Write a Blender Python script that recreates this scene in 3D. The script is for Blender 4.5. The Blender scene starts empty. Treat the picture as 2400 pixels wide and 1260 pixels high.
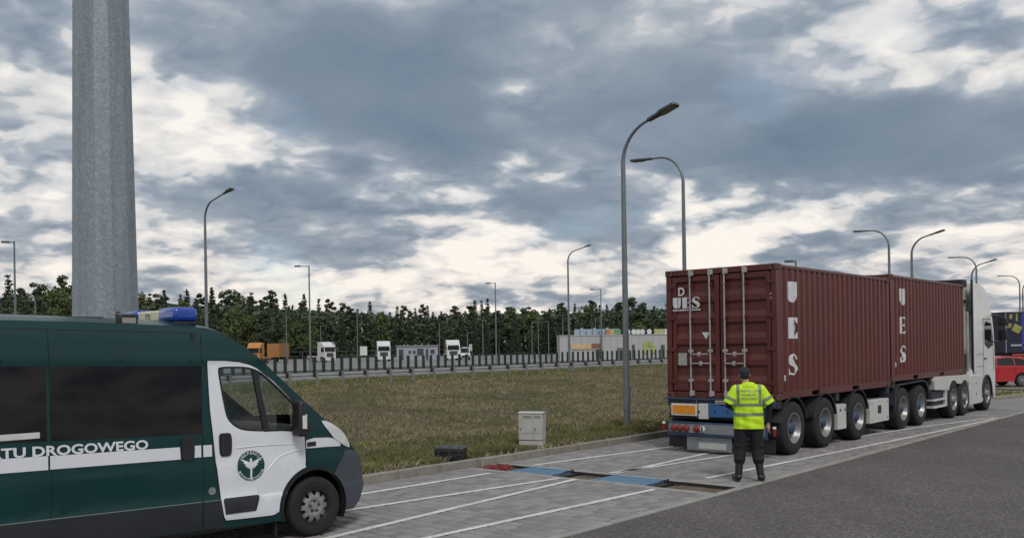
import bpy, bmesh, math, random
from mathutils import Vector, Matrix
import numpy as np
random.seed(7)
rng = np.random.default_rng(11)
SC = bpy.context.scene
COL = SC.collection

# ------------------------------------------------------------------ camera
F_PX, ROLL, CAM_H, SY = 2129.3, -0.0155, 2.17, 182.0
cam_d = bpy.data.cameras.new('camera')
cam = bpy.data.objects.new('camera', cam_d)
COL.objects.link(cam)
_c, _s = math.cos(ROLL), math.sin(ROLL)
CR, CF, CU = Vector((_c, 0, _s)), Vector((0, 1, 0)), Vector((-_s, 0, _c))
cam.matrix_world = Matrix(((CR.x, CU.x, -CF.x, 0), (CR.y, CU.y, -CF.y, 0), (CR.z, CU.z, -CF.z, CAM_H), (0, 0, 0, 1)))
cam_d.sensor_fit = 'HORIZONTAL'
cam_d.sensor_width = 36
cam_d.lens = 36 * F_PX / 2400
cam_d.shift_y = SY / 2400
cam_d.clip_end = 3000
SC.camera = cam
VS = SC.view_settings
VS.view_transform = 'Standard'
VS.look = 'None'
VS.gamma = 1
VS.exposure = 0.28
VS.use_curve_mapping = False

def ray(x, y):
    return CF + CR * ((x - 1200) / F_PX) - CU * ((y - 630 - SY) / F_PX)
def gnd(x, y, z=0.0):
    d = ray(x, y)
    t = (z - CAM_H) / d.z
    return Vector((0, 0, CAM_H)) + d * t
def at_depth(x, y, dep):
    return Vector((0, 0, CAM_H)) + ray(x, y) * dep
# ------------------------------------------------------------------ sky
SUN_EL, SUN_AZ = math.radians(48), math.radians(168)     # azimuth from the view axis (+Y), positive to the right
world = bpy.data.worlds.new('World')
SC.world = world
world.use_nodes = True
WN, WL = world.node_tree.nodes, world.node_tree.links
WN.clear()
class NT:
    """tiny node-expression helper"""
    def __init__(s, nt): s.n, s.l = nt.nodes, nt.links
    def node(s, t, **k):
        n = s.n.new(t)
        for a, b in k.items(): setattr(n, a, b)
        return n
    def put(s, sock, v):
        if isinstance(v, (int, float)): sock.default_value = v
        elif isinstance(v, (tuple, list, Vector)):
            v = tuple(v)
            if len(v) == 3 and sock.type == 'RGBA': v = v + (1,)
            sock.default_value = v
        else: s.l.new(v, sock)
    def m(s, op, a, b=0.0, c=0.0, clamp=False):
        n = s.node('ShaderNodeMath', operation=op, use_clamp=clamp)
        s.put(n.inputs[0], a); s.put(n.inputs[1], b); s.put(n.inputs[2], c)
        return n.outputs[0]
    def v(s, op, a, b=(0, 0, 0), sc=None):
        n = s.node('ShaderNodeVectorMath', operation=op)
        s.put(n.inputs[0], a); s.put(n.inputs[1], b)
        if sc is not None: s.put(n.inputs['Scale'], sc)
        return n.outputs['Value'] if op in ('DOT_PRODUCT', 'LENGTH') else n.outputs[0]
    def noise(s, vec, scale, detail=6, rough=.55, dist=0, lac=2.0):
        n = s.node('ShaderNodeTexNoise')
        s.put(n.inputs['Vector'], vec)
        n.inputs['Scale'].default_value = scale; n.inputs['Detail'].default_value = detail
        n.inputs['Roughness'].default_value = rough; n.inputs['Distortion'].default_value = dist
        n.inputs['Lacunarity'].default_value = lac
        return n.outputs['Fac'], n.outputs['Color']
    def ramp(s, fac, stops, interp='LINEAR'):
        n = s.node('ShaderNodeValToRGB')
        e = n.color_ramp.elements
        n.color_ramp.interpolation = interp
        while len(e) < len(stops): e.new(1.0)
        for i, (p, c) in enumerate(stops):
            e[i].position = p
            e[i].color = (c, c, c, 1) if isinstance(c, (int, float)) else tuple(c) + (1,)
        s.put(n.inputs[0], fac)
        return n.outputs[0]
    def mix(s, fac, a, b, mode='MIX'):
        n = s.node('ShaderNodeMix', data_type='RGBA', blend_type=mode)
        s.put(n.inputs[0], fac); s.put(n.inputs[6], a); s.put(n.inputs[7], b)
        return n.outputs[2]
W = NT(world.node_tree)
out = W.node('ShaderNodeOutputWorld')
bg = W.node('ShaderNodeBackground')
bg.inputs['Strength'].default_value = 0.1
WL.new(bg.outputs[0], out.inputs['Surface'])
sky = W.node('ShaderNodeTexSky', sky_type='NISHITA', sun_disc=False, sun_elevation=SUN_EL, sun_rotation=SUN_AZ)
geo = W.node('ShaderNodeTexCoord').outputs['Generated']
D = W.v('NORMALIZE', geo)
def pdir(x, y): return ray(x, y).normalized()
# clouds: warped direction, elliptical cloud banks, fractal noise, puffy cells
sep = W.node('ShaderNodeSeparateXYZ'); W.put(sep.inputs[0], D)
zz = W.m('MAXIMUM', sep.outputs[2], 0.0)
per_ = W.m('DIVIDE', 1.0, W.m('ADD', zz, .30))                      # clouds shrink towards the horizon
P = W.v('SCALE', W.v('MULTIPLY', D, (1, 1, 1.45)), sc=per_)
_, w1c = W.noise(P, 1.6, 5, .55)
warp = W.v('SCALE', W.v('SUBTRACT', w1c, (.5, .5, .5)), sc=.17)
_, w2c = W.noise(P, 9.0, 4, .5)
warp = W.v('ADD', warp, W.v('SCALE', W.v('SUBTRACT', w2c, (.5, .5, .5)), sc=.035))
DW = W.v('ADD', D, warp)
def blob(x, y, sx, sy, amp, rot=0.0, sharp=1.0):
    c = pdir(x, y)
    t = Vector((c.y, -c.x, 0)).normalized()
    u = t.cross(c).normalized()
    ca, sa = math.cos(rot), math.sin(rot)
    ax, ay = t * ca + u * sa, u * ca - t * sa
    d = W.v('SUBTRACT', DW, tuple(c))
    a = W.v('DOT_PRODUCT', d, tuple(ax / (sx / F_PX)))
    b = W.v('DOT_PRODUCT', d, tuple(ay / (sy / F_PX)))
    q = W.m('ADD', W.m('MULTIPLY', a, a), W.m('MULTIPLY', b, b))
    if sharp != 1: q = W.m('POWER', q, sharp)
    g = W.m('POWER', 2.71828, W.m('MULTIPLY', q, -1))
    return W.m('MULTIPLY', g, amp)
BLOBS = [  # darkness of the cloud banks: + darker, - brighter
    (900, 225, 330, 150, .46, -.12, 2.0), (1040, 350, 200, 60, .22, -.1, 1.6), (700, 40, 480, 110, .22, 0, 1.2),
    (1600, 280, 360, 130, .34, -.05, 1.8), (2120, 330, 420, 110, .42, .05, 2.0), (1330, 60, 300, 90, .16, 0, 1),
    (1340, 500, 230, 66, .34, -.05, 2.0), (560, 480, 230, 70, .22, 0, 1.4), (820, 560, 200, 38, .22, 0, 1),
    (1740, 90, 300, 90, .12, 0, 1), (2050, 110, 300, 110, .13, 0, 1.3), (60, 440, 130, 50, .15, 0, 1), (60, 200, 110, 50, .18, 0, 1), (400, 265, 50, 20, .22, 0, 1.5), (750, 440, 110, 35, .20, 0, 1.5),
    (2200, 520, 240, 40, .12, 0, 1), (1900, 640, 300, 40, .14, 0, 1), (700, 650, 200, 30, .14, 0, 1),
    (60, 70, 200, 100, -.14, 0, 1.2), (450, 290, 150, 100, -.26, .2, 1.5), (1790, 505, 230, 66, -.46, .18, 1.6),
    (2200, 30, 330, 80, -.12, 0, 1), (1200, 235, 75, 45, -.34, 0, 1), (980, 640, 460, 36, -.36, 0, 1.3),
    (1140, 470, 90, 60, -.24, .3, 1), (2260, 590, 200, 50, -.20, 0, 1.2), (450, 580, 150, 26, -.24, 0, 1), (200, 640, 200, 30, -.1, 0, 1),
]
acc = None
for b in BLOBS:
    g = blob(*b)
    acc = g if acc is None else W.m('ADD', acc, g)
def puffs(vec):
    """billowed octaves: round heads with sharp creases"""
    t = None
    for sc_, am in ((2.9, .54), (6.6, .27), (14.1, .13), (29.0, .06)):
        n, _ = W.noise(vec, sc_, 0, .5)
        q = W.m('MULTIPLY', W.m('ABSOLUTE', W.m('SUBTRACT', n, .5)), am * 2.6)
        t = q if t is None else W.m('ADD', t, q)
    return t
PW_ = W.v('ADD', P, W.v('SCALE', W.v('SUBTRACT', w2c, (.5, .5, .5)), sc=.10))
b0 = puffs(PW_)
b1 = puffs(W.v('ADD', PW_, (0, 0, .07)))
n1, _ = W.noise(W.v('ADD', P, W.v('SCALE', warp, sc=1.5)), 1.8, 5, .48)
n3, _ = W.noise(P, 11, 5, .6)
lum = W.m('SUBTRACT', b0, b1)                                        # puffs lit from above
calm = W.ramp(acc, [(.06, 1.0), (.34, .22)])                         # the thick dark banks are smooth below
dens = W.m('ADD', W.m('MULTIPLY', W.m('SUBTRACT', n1, .5), W.m('MULTIPLY', calm, 1.0)), acc)
dens = W.m('ADD', dens, W.m('MULTIPLY', W.m('SUBTRACT', .28, b0), W.m('MULTIPLY', calm, .42)))
dens = W.m('SUBTRACT', dens, W.m('MULTIPLY', lum, W.m('MULTIPLY', calm, 1.0)))
dens = W.m('ADD', dens, W.m('MULTIPLY', W.m('SUBTRACT', n3, .5), .05))
dens = W.m('ADD', dens, .322)
cl = W.ramp(dens, [(0, (7.9, 7.6, 7.1)), (.18, (6.4, 6.3, 6.2)), (.31, (5.2, 5.3, 5.4)), (.37, (3.75, 4.1, 4.5)), (.52, (2.5, 2.95, 3.5)), (.70, (1.8, 2.3, 2.9)), (1, (1.3, 1.82, 2.45))])
gap = W.ramp(n1, [(.30, 1.0), (.42, 0.0)])
low = W.ramp(sep.outputs[2], [(0.0, 1.0), (.16, 0.0)])               # warmer near the horizon
cl = W.mix(W.m('MULTIPLY', low, .6), cl, W.mix(1.0, cl, (1.10, .985, .89), 'MULTIPLY'))
skc = W.mix(W.m('MULTIPLY', gap, .35), cl, sky.outputs[0])
WL.new(skc, bg.inputs['Color'])
world.cycles.sampling_method = 'MANUAL'
world.cycles.sample_map_resolution = 512
sun_d = bpy.data.lights.new('sun', 'SUN')
sun_d.energy = 1.5
sun_d.angle = math.radians(18)
sun_d.color = (1.0, .96, .9)
sun = bpy.data.objects.new('sun', sun_d)
COL.objects.link(sun)
_sd = Vector((math.sin(SUN_AZ) * math.cos(SUN_EL), math.cos(SUN_AZ) * math.cos(SUN_EL), math.sin(SUN_EL)))
sun.rotation_euler = _sd.to_track_quat('Z', 'Y').to_euler()
sun.location = _sd * 60
# ------------------------------------------------------------------ helpers
MATS = {}
def lin(r, g, b):
    f = lambda c: (c / 255 / 12.92) if c / 255 <= .04045 else ((c / 255 + .055) / 1.055) ** 2.4
    return (f(r), f(g), f(b))
def mat(name, col, rough=.6, metal=0.0, var=.12, vscale=6.0, bump=0.0, bscale=40.0, dirt=0.0, dirt_col=(.09, .08, .065), dirt_scale=1.6,
        rvar=.12, coat=0.0, island=0.0, spec=.5, coord='Object'):
    """principled material with value variation, grime and fine relief"""
    if name in MATS: return MATS[name]
    m = bpy.data.materials.new(name); m.use_nodes = True
    nt = NT(m.node_tree)
    b = m.node_tree.nodes['Principled BSDF']
    tc = nt.node('ShaderNodeTexCoord').outputs[coord]
    n1, _ = nt.noise(tc, vscale, 5, .6)
    c = nt.mix(1.0, tuple(col), nt.ramp(n1, [(.25, 1 - var), (.75, 1 + var)]), 'MULTIPLY')
    if island:
        g = nt.node('ShaderNodeNewGeometry').outputs['Random Per Island']
        o = nt.node('ShaderNodeObjectInfo').outputs['Random']
        f = nt.m('FRACT', nt.m('ADD', g, o))
        c = nt.mix(1.0, c, nt.ramp(f, [(0, 1 - island), (1, 1 + island)]), 'MULTIPLY')
    rr = nt.m('ADD', rough - rvar / 2, nt.m('MULTIPLY', n1, rvar))
    if dirt:
        n2, _ = nt.noise(tc, dirt_scale, 8, .65, .4)
        f = nt.m('MULTIPLY', nt.ramp(n2, [(.42, 0.0), (.72, 1.0)]), dirt)
        c = nt.mix(f, c, tuple(dirt_col))
        rr = nt.m('ADD', rr, nt.m('MULTIPLY', f, .25))
    nt.put(b.inputs['Base Color'], c)
    nt.put(b.inputs['Roughness'], rr)
    b.inputs['Metallic'].default_value = metal
    b.inputs['Coat Weight'].default_value = coat
    b.inputs['Coat Roughness'].default_value = .06
    b.inputs['Specular IOR Level'].default_value = spec
    if bump:
        n3, _ = nt.noise(tc, bscale, 4, .6)
        bn = nt.node('ShaderNodeBump'); bn.inputs['Strength'].default_value = bump; bn.inputs['Distance'].default_value = .01
        nt.put(bn.inputs['Height'], n3); nt.put(b.inputs['Normal'], bn.outputs[0])
    MATS[name] = m
    return m
def glass(name, tint, alpha):
    """thin pane: mostly see-through, glossy"""
    if name in MATS: return MATS[name]
    m = bpy.data.materials.new(name); m.use_nodes = True
    nt = NT(m.node_tree); m.node_tree.nodes.remove(m.node_tree.nodes['Principled BSDF'])
    o = [n for n in m.node_tree.nodes if n.type == 'OUTPUT_MATERIAL'][0]
    tr = nt.node('ShaderNodeBsdfTransparent'); nt.put(tr.inputs[0], tint)
    gl = nt.node('ShaderNodeBsdfGlossy'); gl.inputs['Roughness'].default_value = .04
    n1, _ = nt.noise(nt.node('ShaderNodeTexCoord').outputs['Object'], 3, 3)
    nt.put(gl.inputs['Roughness'], nt.m('MULTIPLY', n1, .08))
    fr = nt.node('ShaderNodeLayerWeight'); fr.inputs[0].default_value = .5
    fz = nt.m('ADD', .03, nt.m('MULTIPLY', nt.m('POWER', fr.outputs['Facing'], 5.0), .9))
    mx = nt.node('ShaderNodeMixShader')
    nt.put(mx.inputs[0], nt.m('MINIMUM', nt.m('ADD', fz, alpha), 1.0)); nt.put(mx.inputs[1], tr.outputs[0]); nt.put(mx.inputs[2], gl.outputs[0])
    nt.put(o.inputs['Surface'], mx.outputs[0])
    MATS[name] = m
    return m
def tag(o, label=None, cat=None, group=None, kind=None):
    if label: o['label'] = label
    if cat: o['category'] = cat
    if group: o['group'] = group
    if kind: o['kind'] = kind
    return o
def thing(name, label, cat, loc=(0, 0, 0), rotz=0.0, group=None):
    o = bpy.data.objects.new(name, None); COL.objects.link(o)
    o.empty_display_size = .2
    o.location = loc; o.rotation_euler = (0, 0, rotz)
    return tag(o, label, cat, group)
def link(name, me, m=None, parent=None, loc=None, rot=None):
    o = bpy.data.objects.new(name, me); COL.objects.link(o)
    if m is not None and not me.materials:
        for q in (m if isinstance(m, (list, tuple)) else [m]): me.materials.append(q)
    if parent is not None: o.parent = parent
    if loc is not None: o.location = loc
    if rot is not None: o.rotation_euler = rot
    return o
def copy_tree(o, parent=None):
    c = o.copy(); COL.objects.link(c)
    if parent is not None: c.parent = parent
    for ch in list(o.children): copy_tree(ch, c)
    return c
class MB:
    def __init__(s): s.v, s.f, s.mi = [], [], []
    def add(s, vs, fs, mi=0):
        b = len(s.v); s.v += [tuple(p) for p in vs]
        s.f += [tuple(i + b for i in f) for f in fs]; s.mi += [mi] * len(fs)
        return s
    def box(s, c, d, rot=None, mi=0, taper=1.0):
        x, y, z = d[0] / 2, d[1] / 2, d[2] / 2
        vs = [Vector((sx * x * (taper if sz > 0 else 1), sy * y * (taper if sz > 0 else 1), sz * z)) for sz in (-1, 1) for sy in (-1, 1) for sx in (-1, 1)]
        if rot is not None: vs = [rot @ p for p in vs]
        vs = [p + Vector(c) for p in vs]
        return s.add(vs, [(0, 2, 3, 1), (4, 5, 7, 6), (0, 1, 5, 4), (2, 6, 7, 3), (0, 4, 6, 2), (1, 3, 7, 5)], mi)
    def b2(s, a, b, mi=0):
        a, b = Vector(a), Vector(b)
        return s.box((a + b) / 2, [abs(q) for q in (b - a)], mi=mi)
    def ring(s, c, ax, r, n, ph=0.0):
        ax = Vector(ax).normalized()
        t = ax.orthogonal().normalized() if abs(ax.z) < .9 else Vector((1, 0, 0))
        t = (t - ax * t.dot(ax)).normalized(); u = ax.cross(t)
        return [Vector(c) + (t * math.cos(2 * math.pi * i / n + ph) + u * math.sin(2 * math.pi * i / n + ph)) * r for i in range(n)]
    def cyl(s, a, b, r0, r1=None, n=12, cap=True, mi=0, ph=0.0):
        r1 = r0 if r1 is None else r1
        ax = Vector(b) - Vector(a)
        vs = s.ring(a, ax, r0, n, ph) + s.ring(b, ax, r1, n, ph)
        fs = [(i, (i + 1) % n, n + (i + 1) % n, n + i) for i in range(n)]
        if cap: fs += [tuple(range(n))[::-1], tuple(range(n, 2 * n))]
        return s.add(vs, fs, mi)
    def lathe(s, prof, c, ax, n=32, close=False, mi=0):
        """prof: (radius, offset along axis)"""
        ax = Vector(ax).normalized(); vs = []
        for r, h in prof: vs += s.ring(Vector(c) + ax * h, ax, max(r, 1e-4), n)
        k = len(prof); fs = []
        for j in range(k if close else k - 1):
            a, b = j * n, ((j + 1) % k) * n
            fs += [(a + i, a + (i + 1) % n, b + (i + 1) % n, b + i) for i in range(n)]
        return s.add(vs, fs, mi)
    def tube(s, path, r, n=8, cap=True, mi=0):
        path = [Vector(p) for p in path]; rs = r if isinstance(r, (list, tuple)) else [r] * len(path)
        vs = []; t = None
        for i, p in enumerate(path):
            d = (path[min(i + 1, len(path) - 1)] - path[max(i - 1, 0)]).normalized()
            if t is None: t = d.orthogonal().normalized()
            t = (t - d * t.dot(d)).normalized(); u = d.cross(t)
            vs += [p + (t * math.cos(2 * math.pi * k / n) + u * math.sin(2 * math.pi * k / n)) * rs[i] for k in range(n)]
        fs = []
        for i in range(len(path) - 1):
            fs += [(i * n + k, i * n + (k + 1) % n, (i + 1) * n + (k + 1) % n, (i + 1) * n + k) for k in range(n)]
        if cap: fs += [tuple(range(n))[::-1], tuple(range((len(path) - 1) * n, len(path) * n))]
        return s.add(vs, fs, mi)
    def prism(s, poly, a, b, axis='y', mi=0):
        """poly in (x,z) for axis y, (y,z) for axis x, (x,y) for axis z"""
        def P(p, h): return {'y': (p[0], h, p[1]), 'x': (h, p[0], p[1]), 'z': (p[0], p[1], h)}[axis]
        n = len(poly)
        vs = [P(p, a) for p in poly] + [P(p, b) for p in poly]
        return s.add(vs, [(i, (i + 1) % n, n + (i + 1) % n, n + i) for i in range(n)] + [tuple(range(n))[::-1], tuple(range(n, 2 * n))], mi)
    def grid(s, fn, nu, nv, mi=0):
        vs = [fn(i / nu, j / nv) for j in range(nv + 1) for i in range(nu + 1)]
        return s.add(vs, [(j * (nu + 1) + i, j * (nu + 1) + i + 1, (j + 1) * (nu + 1) + i + 1, (j + 1) * (nu + 1) + i) for j in range(nv) for i in range(nu)], mi)
    def mesh(s, name, m=None, smooth=None, fix=True):
        me = bpy.data.meshes.new(name)
        me.from_pydata([tuple(p) for p in s.v], [], s.f)
        if m is not None:
            for q in (m if isinstance(m, (list, tuple)) else [m]): me.materials.append(q)
        if any(s.mi): me.polygons.foreach_set('material_index', s.mi)
        if fix:
            bm = bmesh.new(); bm.from_mesh(me); bmesh.ops.recalc_face_normals(bm, faces=bm.faces); bm.to_mesh(me); bm.free()
        if smooth:
            me.polygons.foreach_set('use_smooth', [True] * len(me.polygons))
            me.set_sharp_from_angle(angle=math.radians(smooth))
        me.update()
        return me
    def build(s, name, m, parent=None, bev=0.0, smooth=None, seg=2, loc=None, rot=None, fix=True):
        o = link(name, s.mesh(name, m, smooth if smooth else (35 if bev else None), fix), None, parent, loc, rot)
        if bev:
            md = o.modifiers.new('bevel', 'BEVEL'); md.width = bev; md.segments = seg; md.limit_method = 'ANGLE'; md.angle_limit = math.radians(40)
            md.harden_normals = False
        return o
def text_bm(body, size, bold=0.0, align='LEFT'):
    """flat lettering as a bmesh in the xy plane"""
    cu = bpy.data.curves.new('t', 'FONT'); cu.body = body; cu.size = size; cu.align_x = align; cu.offset = bold; cu.resolution_u = 3
    o = bpy.data.objects.new('t', cu); COL.objects.link(o)
    dg = bpy.context.evaluated_depsgraph_get(); dg.update()
    me = o.evaluated_get(dg).to_mesh()
    bm = bmesh.new(); bm.from_mesh(me)
    o.evaluated_get(dg).to_mesh_clear()
    bpy.data.objects.remove(o); bpy.data.curves.remove(cu)
    return bm
def fill_bm(loops):
    """fill 2-D loops (outer first, then holes) in the xy plane"""
    bm = bmesh.new()
    for lp in loops:
        vs = [bm.verts.new((p[0], p[1], 0)) for p in lp]
        for i in range(len(vs)): bm.edges.new((vs[i], vs[(i + 1) % len(vs)]))
    bmesh.ops.triangle_fill(bm, use_beauty=True, use_dissolve=False, edges=bm.edges[:])
    return bm
def cuts(bm, xs=(), ys=()):
    for axis, vals in ((0, xs), (1, ys)):
        for c in vals:
            co = [0, 0, 0]; co[axis] = c; no = [0, 0, 0]; no[axis] = 1
            bmesh.ops.bisect_plane(bm, geom=bm.verts[:] + bm.edges[:] + bm.faces[:], dist=1e-5, plane_co=co, plane_no=no)
def bm_mesh(bm, name, m, smooth=None):
    me = bpy.data.meshes.new(name); bm.to_mesh(me); bm.free()
    me.materials.append(m)
    if smooth:
        me.polygons.foreach_set('use_smooth', [True] * len(me.polygons)); me.set_sharp_from_angle(angle=math.radians(smooth))
    return me
# truck lane frame: u along the lane, v to its left
TA = 0.723
TO = Vector((5.0016, 17.0924, 0))
TU, TV = Vector((math.sin(TA), math.cos(TA), 0)), Vector((-math.cos(TA), math.sin(TA), 0))
TROT = math.pi / 2 - TA
def T(u, v, z=0.0): return TO + TU * u + TV * v + Vector((0, 0, z))
def uv(p): d = Vector((p.x, p.y, 0)) - TO; return d.dot(TU), d.dot(TV)
# ------------------------------------------------------------------ setting
def sheet(name, fn_pts, m, z, kind='structure'):
    me = bpy.data.meshes.new(name)
    me.from_pydata([(p.x, p.y, z) for p in fn_pts], [], [tuple(range(len(fn_pts)))])
    me.materials.append(m)
    bm = bmesh.new(); bm.from_mesh(me); bmesh.ops.recalc_face_normals(bm, faces=bm.faces)
    for f in bm.faces:
        if f.normal.z < 0: f.normal_flip()
    bm.to_mesh(me); bm.free()
    return tag(link(name, me), kind=kind)
# asphalt: dark aggregate with pale stones and wear
def asphalt_mat():
    m = bpy.data.materials.new('asphalt'); m.use_nodes = True
    nt = NT(m.node_tree); b = m.node_tree.nodes['Principled BSDF']
    tc = nt.node('ShaderNodeTexCoord').outputs['Object']
    vo = nt.node('ShaderNodeTexVoronoi'); nt.put(vo.inputs['Vector'], tc); vo.inputs['Scale'].default_value = 42
    n1, _ = nt.noise(tc, .35, 5, .6)
    n2, _ = nt.noise(tc, 22, 6, .75)
    st = nt.ramp(nt.node('ShaderNodeSeparateColor').outputs[0], [(0, 0), (1, 1)])
    sc = nt.node('ShaderNodeSeparateColor'); nt.put(sc.inputs[0], vo.outputs['Color'])
    base = nt.ramp(sc.outputs[0], [(0, (.058, .0515, .052)), (.55, (.082, .073, .0735)), (.85, (.112, .10, .10)), (1, (.17, .155, .152))])
    tr, _ = nt.noise(nt.v('MULTIPLY', tc, (.9, .12, 1)), 1.0, 3, .5)
    base = nt.mix(1.0, base, nt.ramp(n1, [(.3, .84), (.7, 1.16)]), 'MULTIPLY')
    base = nt.mix(1.0, base, nt.ramp(tr, [(.35, .90), (.65, 1.08)]), 'MULTIPLY')
    base = nt.mix(1.0, base, nt.ramp(n2, [(.25, .68), (.75, 1.28)]), 'MULTIPLY')
    nt.put(b.inputs['Base Color'], base); b.inputs['Roughness'].default_value = .85
    bn = nt.node('ShaderNodeBump'); bn.inputs['Strength'].default_value = .8; bn.inputs['Distance'].default_value = .008
    nt.put(bn.inputs['Height'], vo.outputs['Distance']); nt.put(b.inputs['Normal'], bn.outputs[0])
    return m
M_ASPH = asphalt_mat()
M_PAVE = mat('paver_concrete', (.215, .207, .207), .85, var=.16, vscale=.9, bump=.25, bscale=120, island=.20, dirt=.5, dirt_col=(.13, .125, .12), dirt_scale=.5, coord='Object')
M_PAVEFAR = mat('paver_concrete_far', (.195, .188, .187), .85, var=.14, vscale=.6, bump=.2, bscale=60, dirt=.3, dirt_col=(.12, .115, .11), dirt_scale=.4)
M_JOINT = mat('joint_sand', (.045, .042, .038), .95, var=.3, vscale=8)
M_CONC = mat('concrete', (.27, .262, .25), .9, var=.2, vscale=4, bump=.3, bscale=50, dirt=.4, dirt_col=(.12, .115, .10), dirt_scale=3)
M_KERB = mat('kerb_concrete', (.24, .225, .20), .9, var=.2, vscale=5, bump=.35, bscale=40, dirt=.5, dirt_col=(.10, .09, .07), dirt_scale=3, island=.08)
M_FAR = mat('far_field', (.075, .085, .04), .95, var=.35, vscale=.05)
M_FLOT = mat('far_asphalt', (.16, .16, .16), .9, var=.15, vscale=.1)
M_HWY = mat('highway_asphalt', (.13, .13, .132), .9, var=.12, vscale=.2)
def paint_mat():
    m = bpy.data.materials.new('road_paint'); m.use_nodes = True
    nt = NT(m.node_tree); b = m.node_tree.nodes['Principled BSDF']
    tc = nt.node('ShaderNodeTexCoord').outputs['Object']
    n1, _ = nt.noise(tc, 14, 8, .7); n2, _ = nt.noise(tc, 1.5, 4, .6)
    f = nt.ramp(nt.m('ADD', nt.m('MULTIPLY', n1, .7), nt.m('MULTIPLY', n2, .3)), [(.45, 0.0), (.62, 1.0)])
    nt.put(b.inputs['Base Color'], nt.mix(nt.m('MULTIPLY', f, .75), (.62, .61, .60), (.27, .26, .255)))
    b.inputs['Roughness'].default_value = .75
    return m
M_PAINT = paint_mat()
# verge: dry mulch, moss and grass seedlings
def verge_mat():
    m = bpy.data.materials.new('verge_soil'); m.use_nodes = True
    nt = NT(m.node_tree); b = m.node_tree.nodes['Principled BSDF']
    tc = nt.node('ShaderNodeTexCoord').outputs['Object']
    n1, _ = nt.noise(tc, 5, 8, .7, .3); n2, _ = nt.noise(tc, .35, 5, .65); n3, _ = nt.noise(tc, 22, 4, .6)
    c1 = nt.ramp(n1, [(.3, (.020, .016, .009)), (.5, (.066, .052, .028)), (.68, (.14, .112, .066)), (.8, (.23, .19, .125))])
    c2 = nt.ramp(n1, [(.3, (.03, .032, .013)), (.55, (.075, .073, .030)), (.75, (.15, .135, .065))])
    c = nt.mix(nt.ramp(n2, [(.42, 0.0), (.60, 1.0)]), c1, c2)
    c = nt.mix(1.0, c, nt.ramp(n3, [(.25, .6), (.7, 1.3)]), 'MULTIPLY')
    nt.put(b.inputs['Base Color'], c); b.inputs['Roughness'].default_value = .95
    bn = nt.node('ShaderNodeBump'); bn.inputs['Strength'].default_value = 1.0; bn.inputs['Distance'].default_value = .06
    nt.put(bn.inputs['Height'], n1); nt.put(b.inputs['Normal'], bn.outputs[0])
    return m
M_VERGE = verge_mat()
KV = 3.93        # kerb face (v)
VMIN = -1.16     # edge of the paved lane towards the asphalt
sheet('ground', [Vector((x, y, 0)) for x, y in ((-1500, -300), (1500, -300), (1500, 2600), (-1500, 2600))], M_FAR, -1.6)
sheet('road', [T(-40, VMIN), T(60, VMIN), T(60, -60), T(-40, -60)], M_ASPH, 0.0)
sheet('pavement_base', [T(-3.46, VMIN), T(60, VMIN), T(60, KV), T(-3.46, KV)], M_JOINT, -.014)
sheet('pavement_base', [T(-40, VMIN), T(-4.43, VMIN), T(-4.43, KV), T(-40, KV)], M_JOINT, -.014)
sheet('pavement', [T(14.6, VMIN + .12), T(60, VMIN + .12), T(60, KV - .01), T(14.6, KV - .01)], M_PAVEFAR, -.001)
# edging strip between pavers and asphalt: cast stones
edge = tag(MB().b2((-16, VMIN - .005, -.11), (44, VMIN + .005, -.012)).build('road_edging', M_CONC, None, loc=TO, rot=(0, 0, TROT)), kind='structure')
_em = MB().box((0, 0, 0), (.99, .13, .12)).mesh('edging_stone', M_CONC)
for i in range(60):
    o = link('edging_stone', _em, None, edge, ((-15.5 + i), VMIN + .07, -.052 + random.uniform(-.002, .003)))
# pavers
PL, PW, GAP = .22, .17, .011
kerb = None
pav = tag(link('paver_field', MB().b2((-16, VMIN + .14, -.04), (-4.44, KV - .02, -.0125)).b2((-3.45, VMIN + .14, -.04), (14.6, KV - .02, -.0125)).mesh('paver_field', M_JOINT), None, None, TO, (0, 0, TROT)), kind='structure')
TR_U = (-4.27, -3.62)    # weighing trench
cells = []
for i in range(int(30.6 / PL)):
    u = -16 + (i + .5) * PL
    off = (i % 2) * PW / 2
    j = 0
    while True:
        v = VMIN + .145 + PW / 2 + j * PW - off
        j += 1
        if v - PW / 2 > KV - .03: break
        a, b_ = max(v - PW / 2, VMIN + .145), min(v + PW / 2, KV - .025)
        if b_ - a < .03: continue
        if TR_U[0] - .16 < u < TR_U[1] + .16: continue
        cells.append((u, (a + b_) / 2, b_ - a))
inv_cam = cam.matrix_world.inverted()
def pix(p):
    q = inv_cam @ p
    return (1200 + F_PX * q.x / -q.z, 630 + SY - F_PX * q.y / -q.z, -q.z)
scored = []
for c in cells:
    P = pix(T(c[0], c[1], 0))
    vis = P[2] > 0 and 700 < P[0] < 2400 and P[1] < 1262 and (P[0] > 800 or P[1] > 1225)
    scored.append((0 if (vis and abs(c[2] - PW) < 1e-4) else 1, P[2], c))
scored.sort(key=lambda q: (q[0], q[1]))
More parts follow.
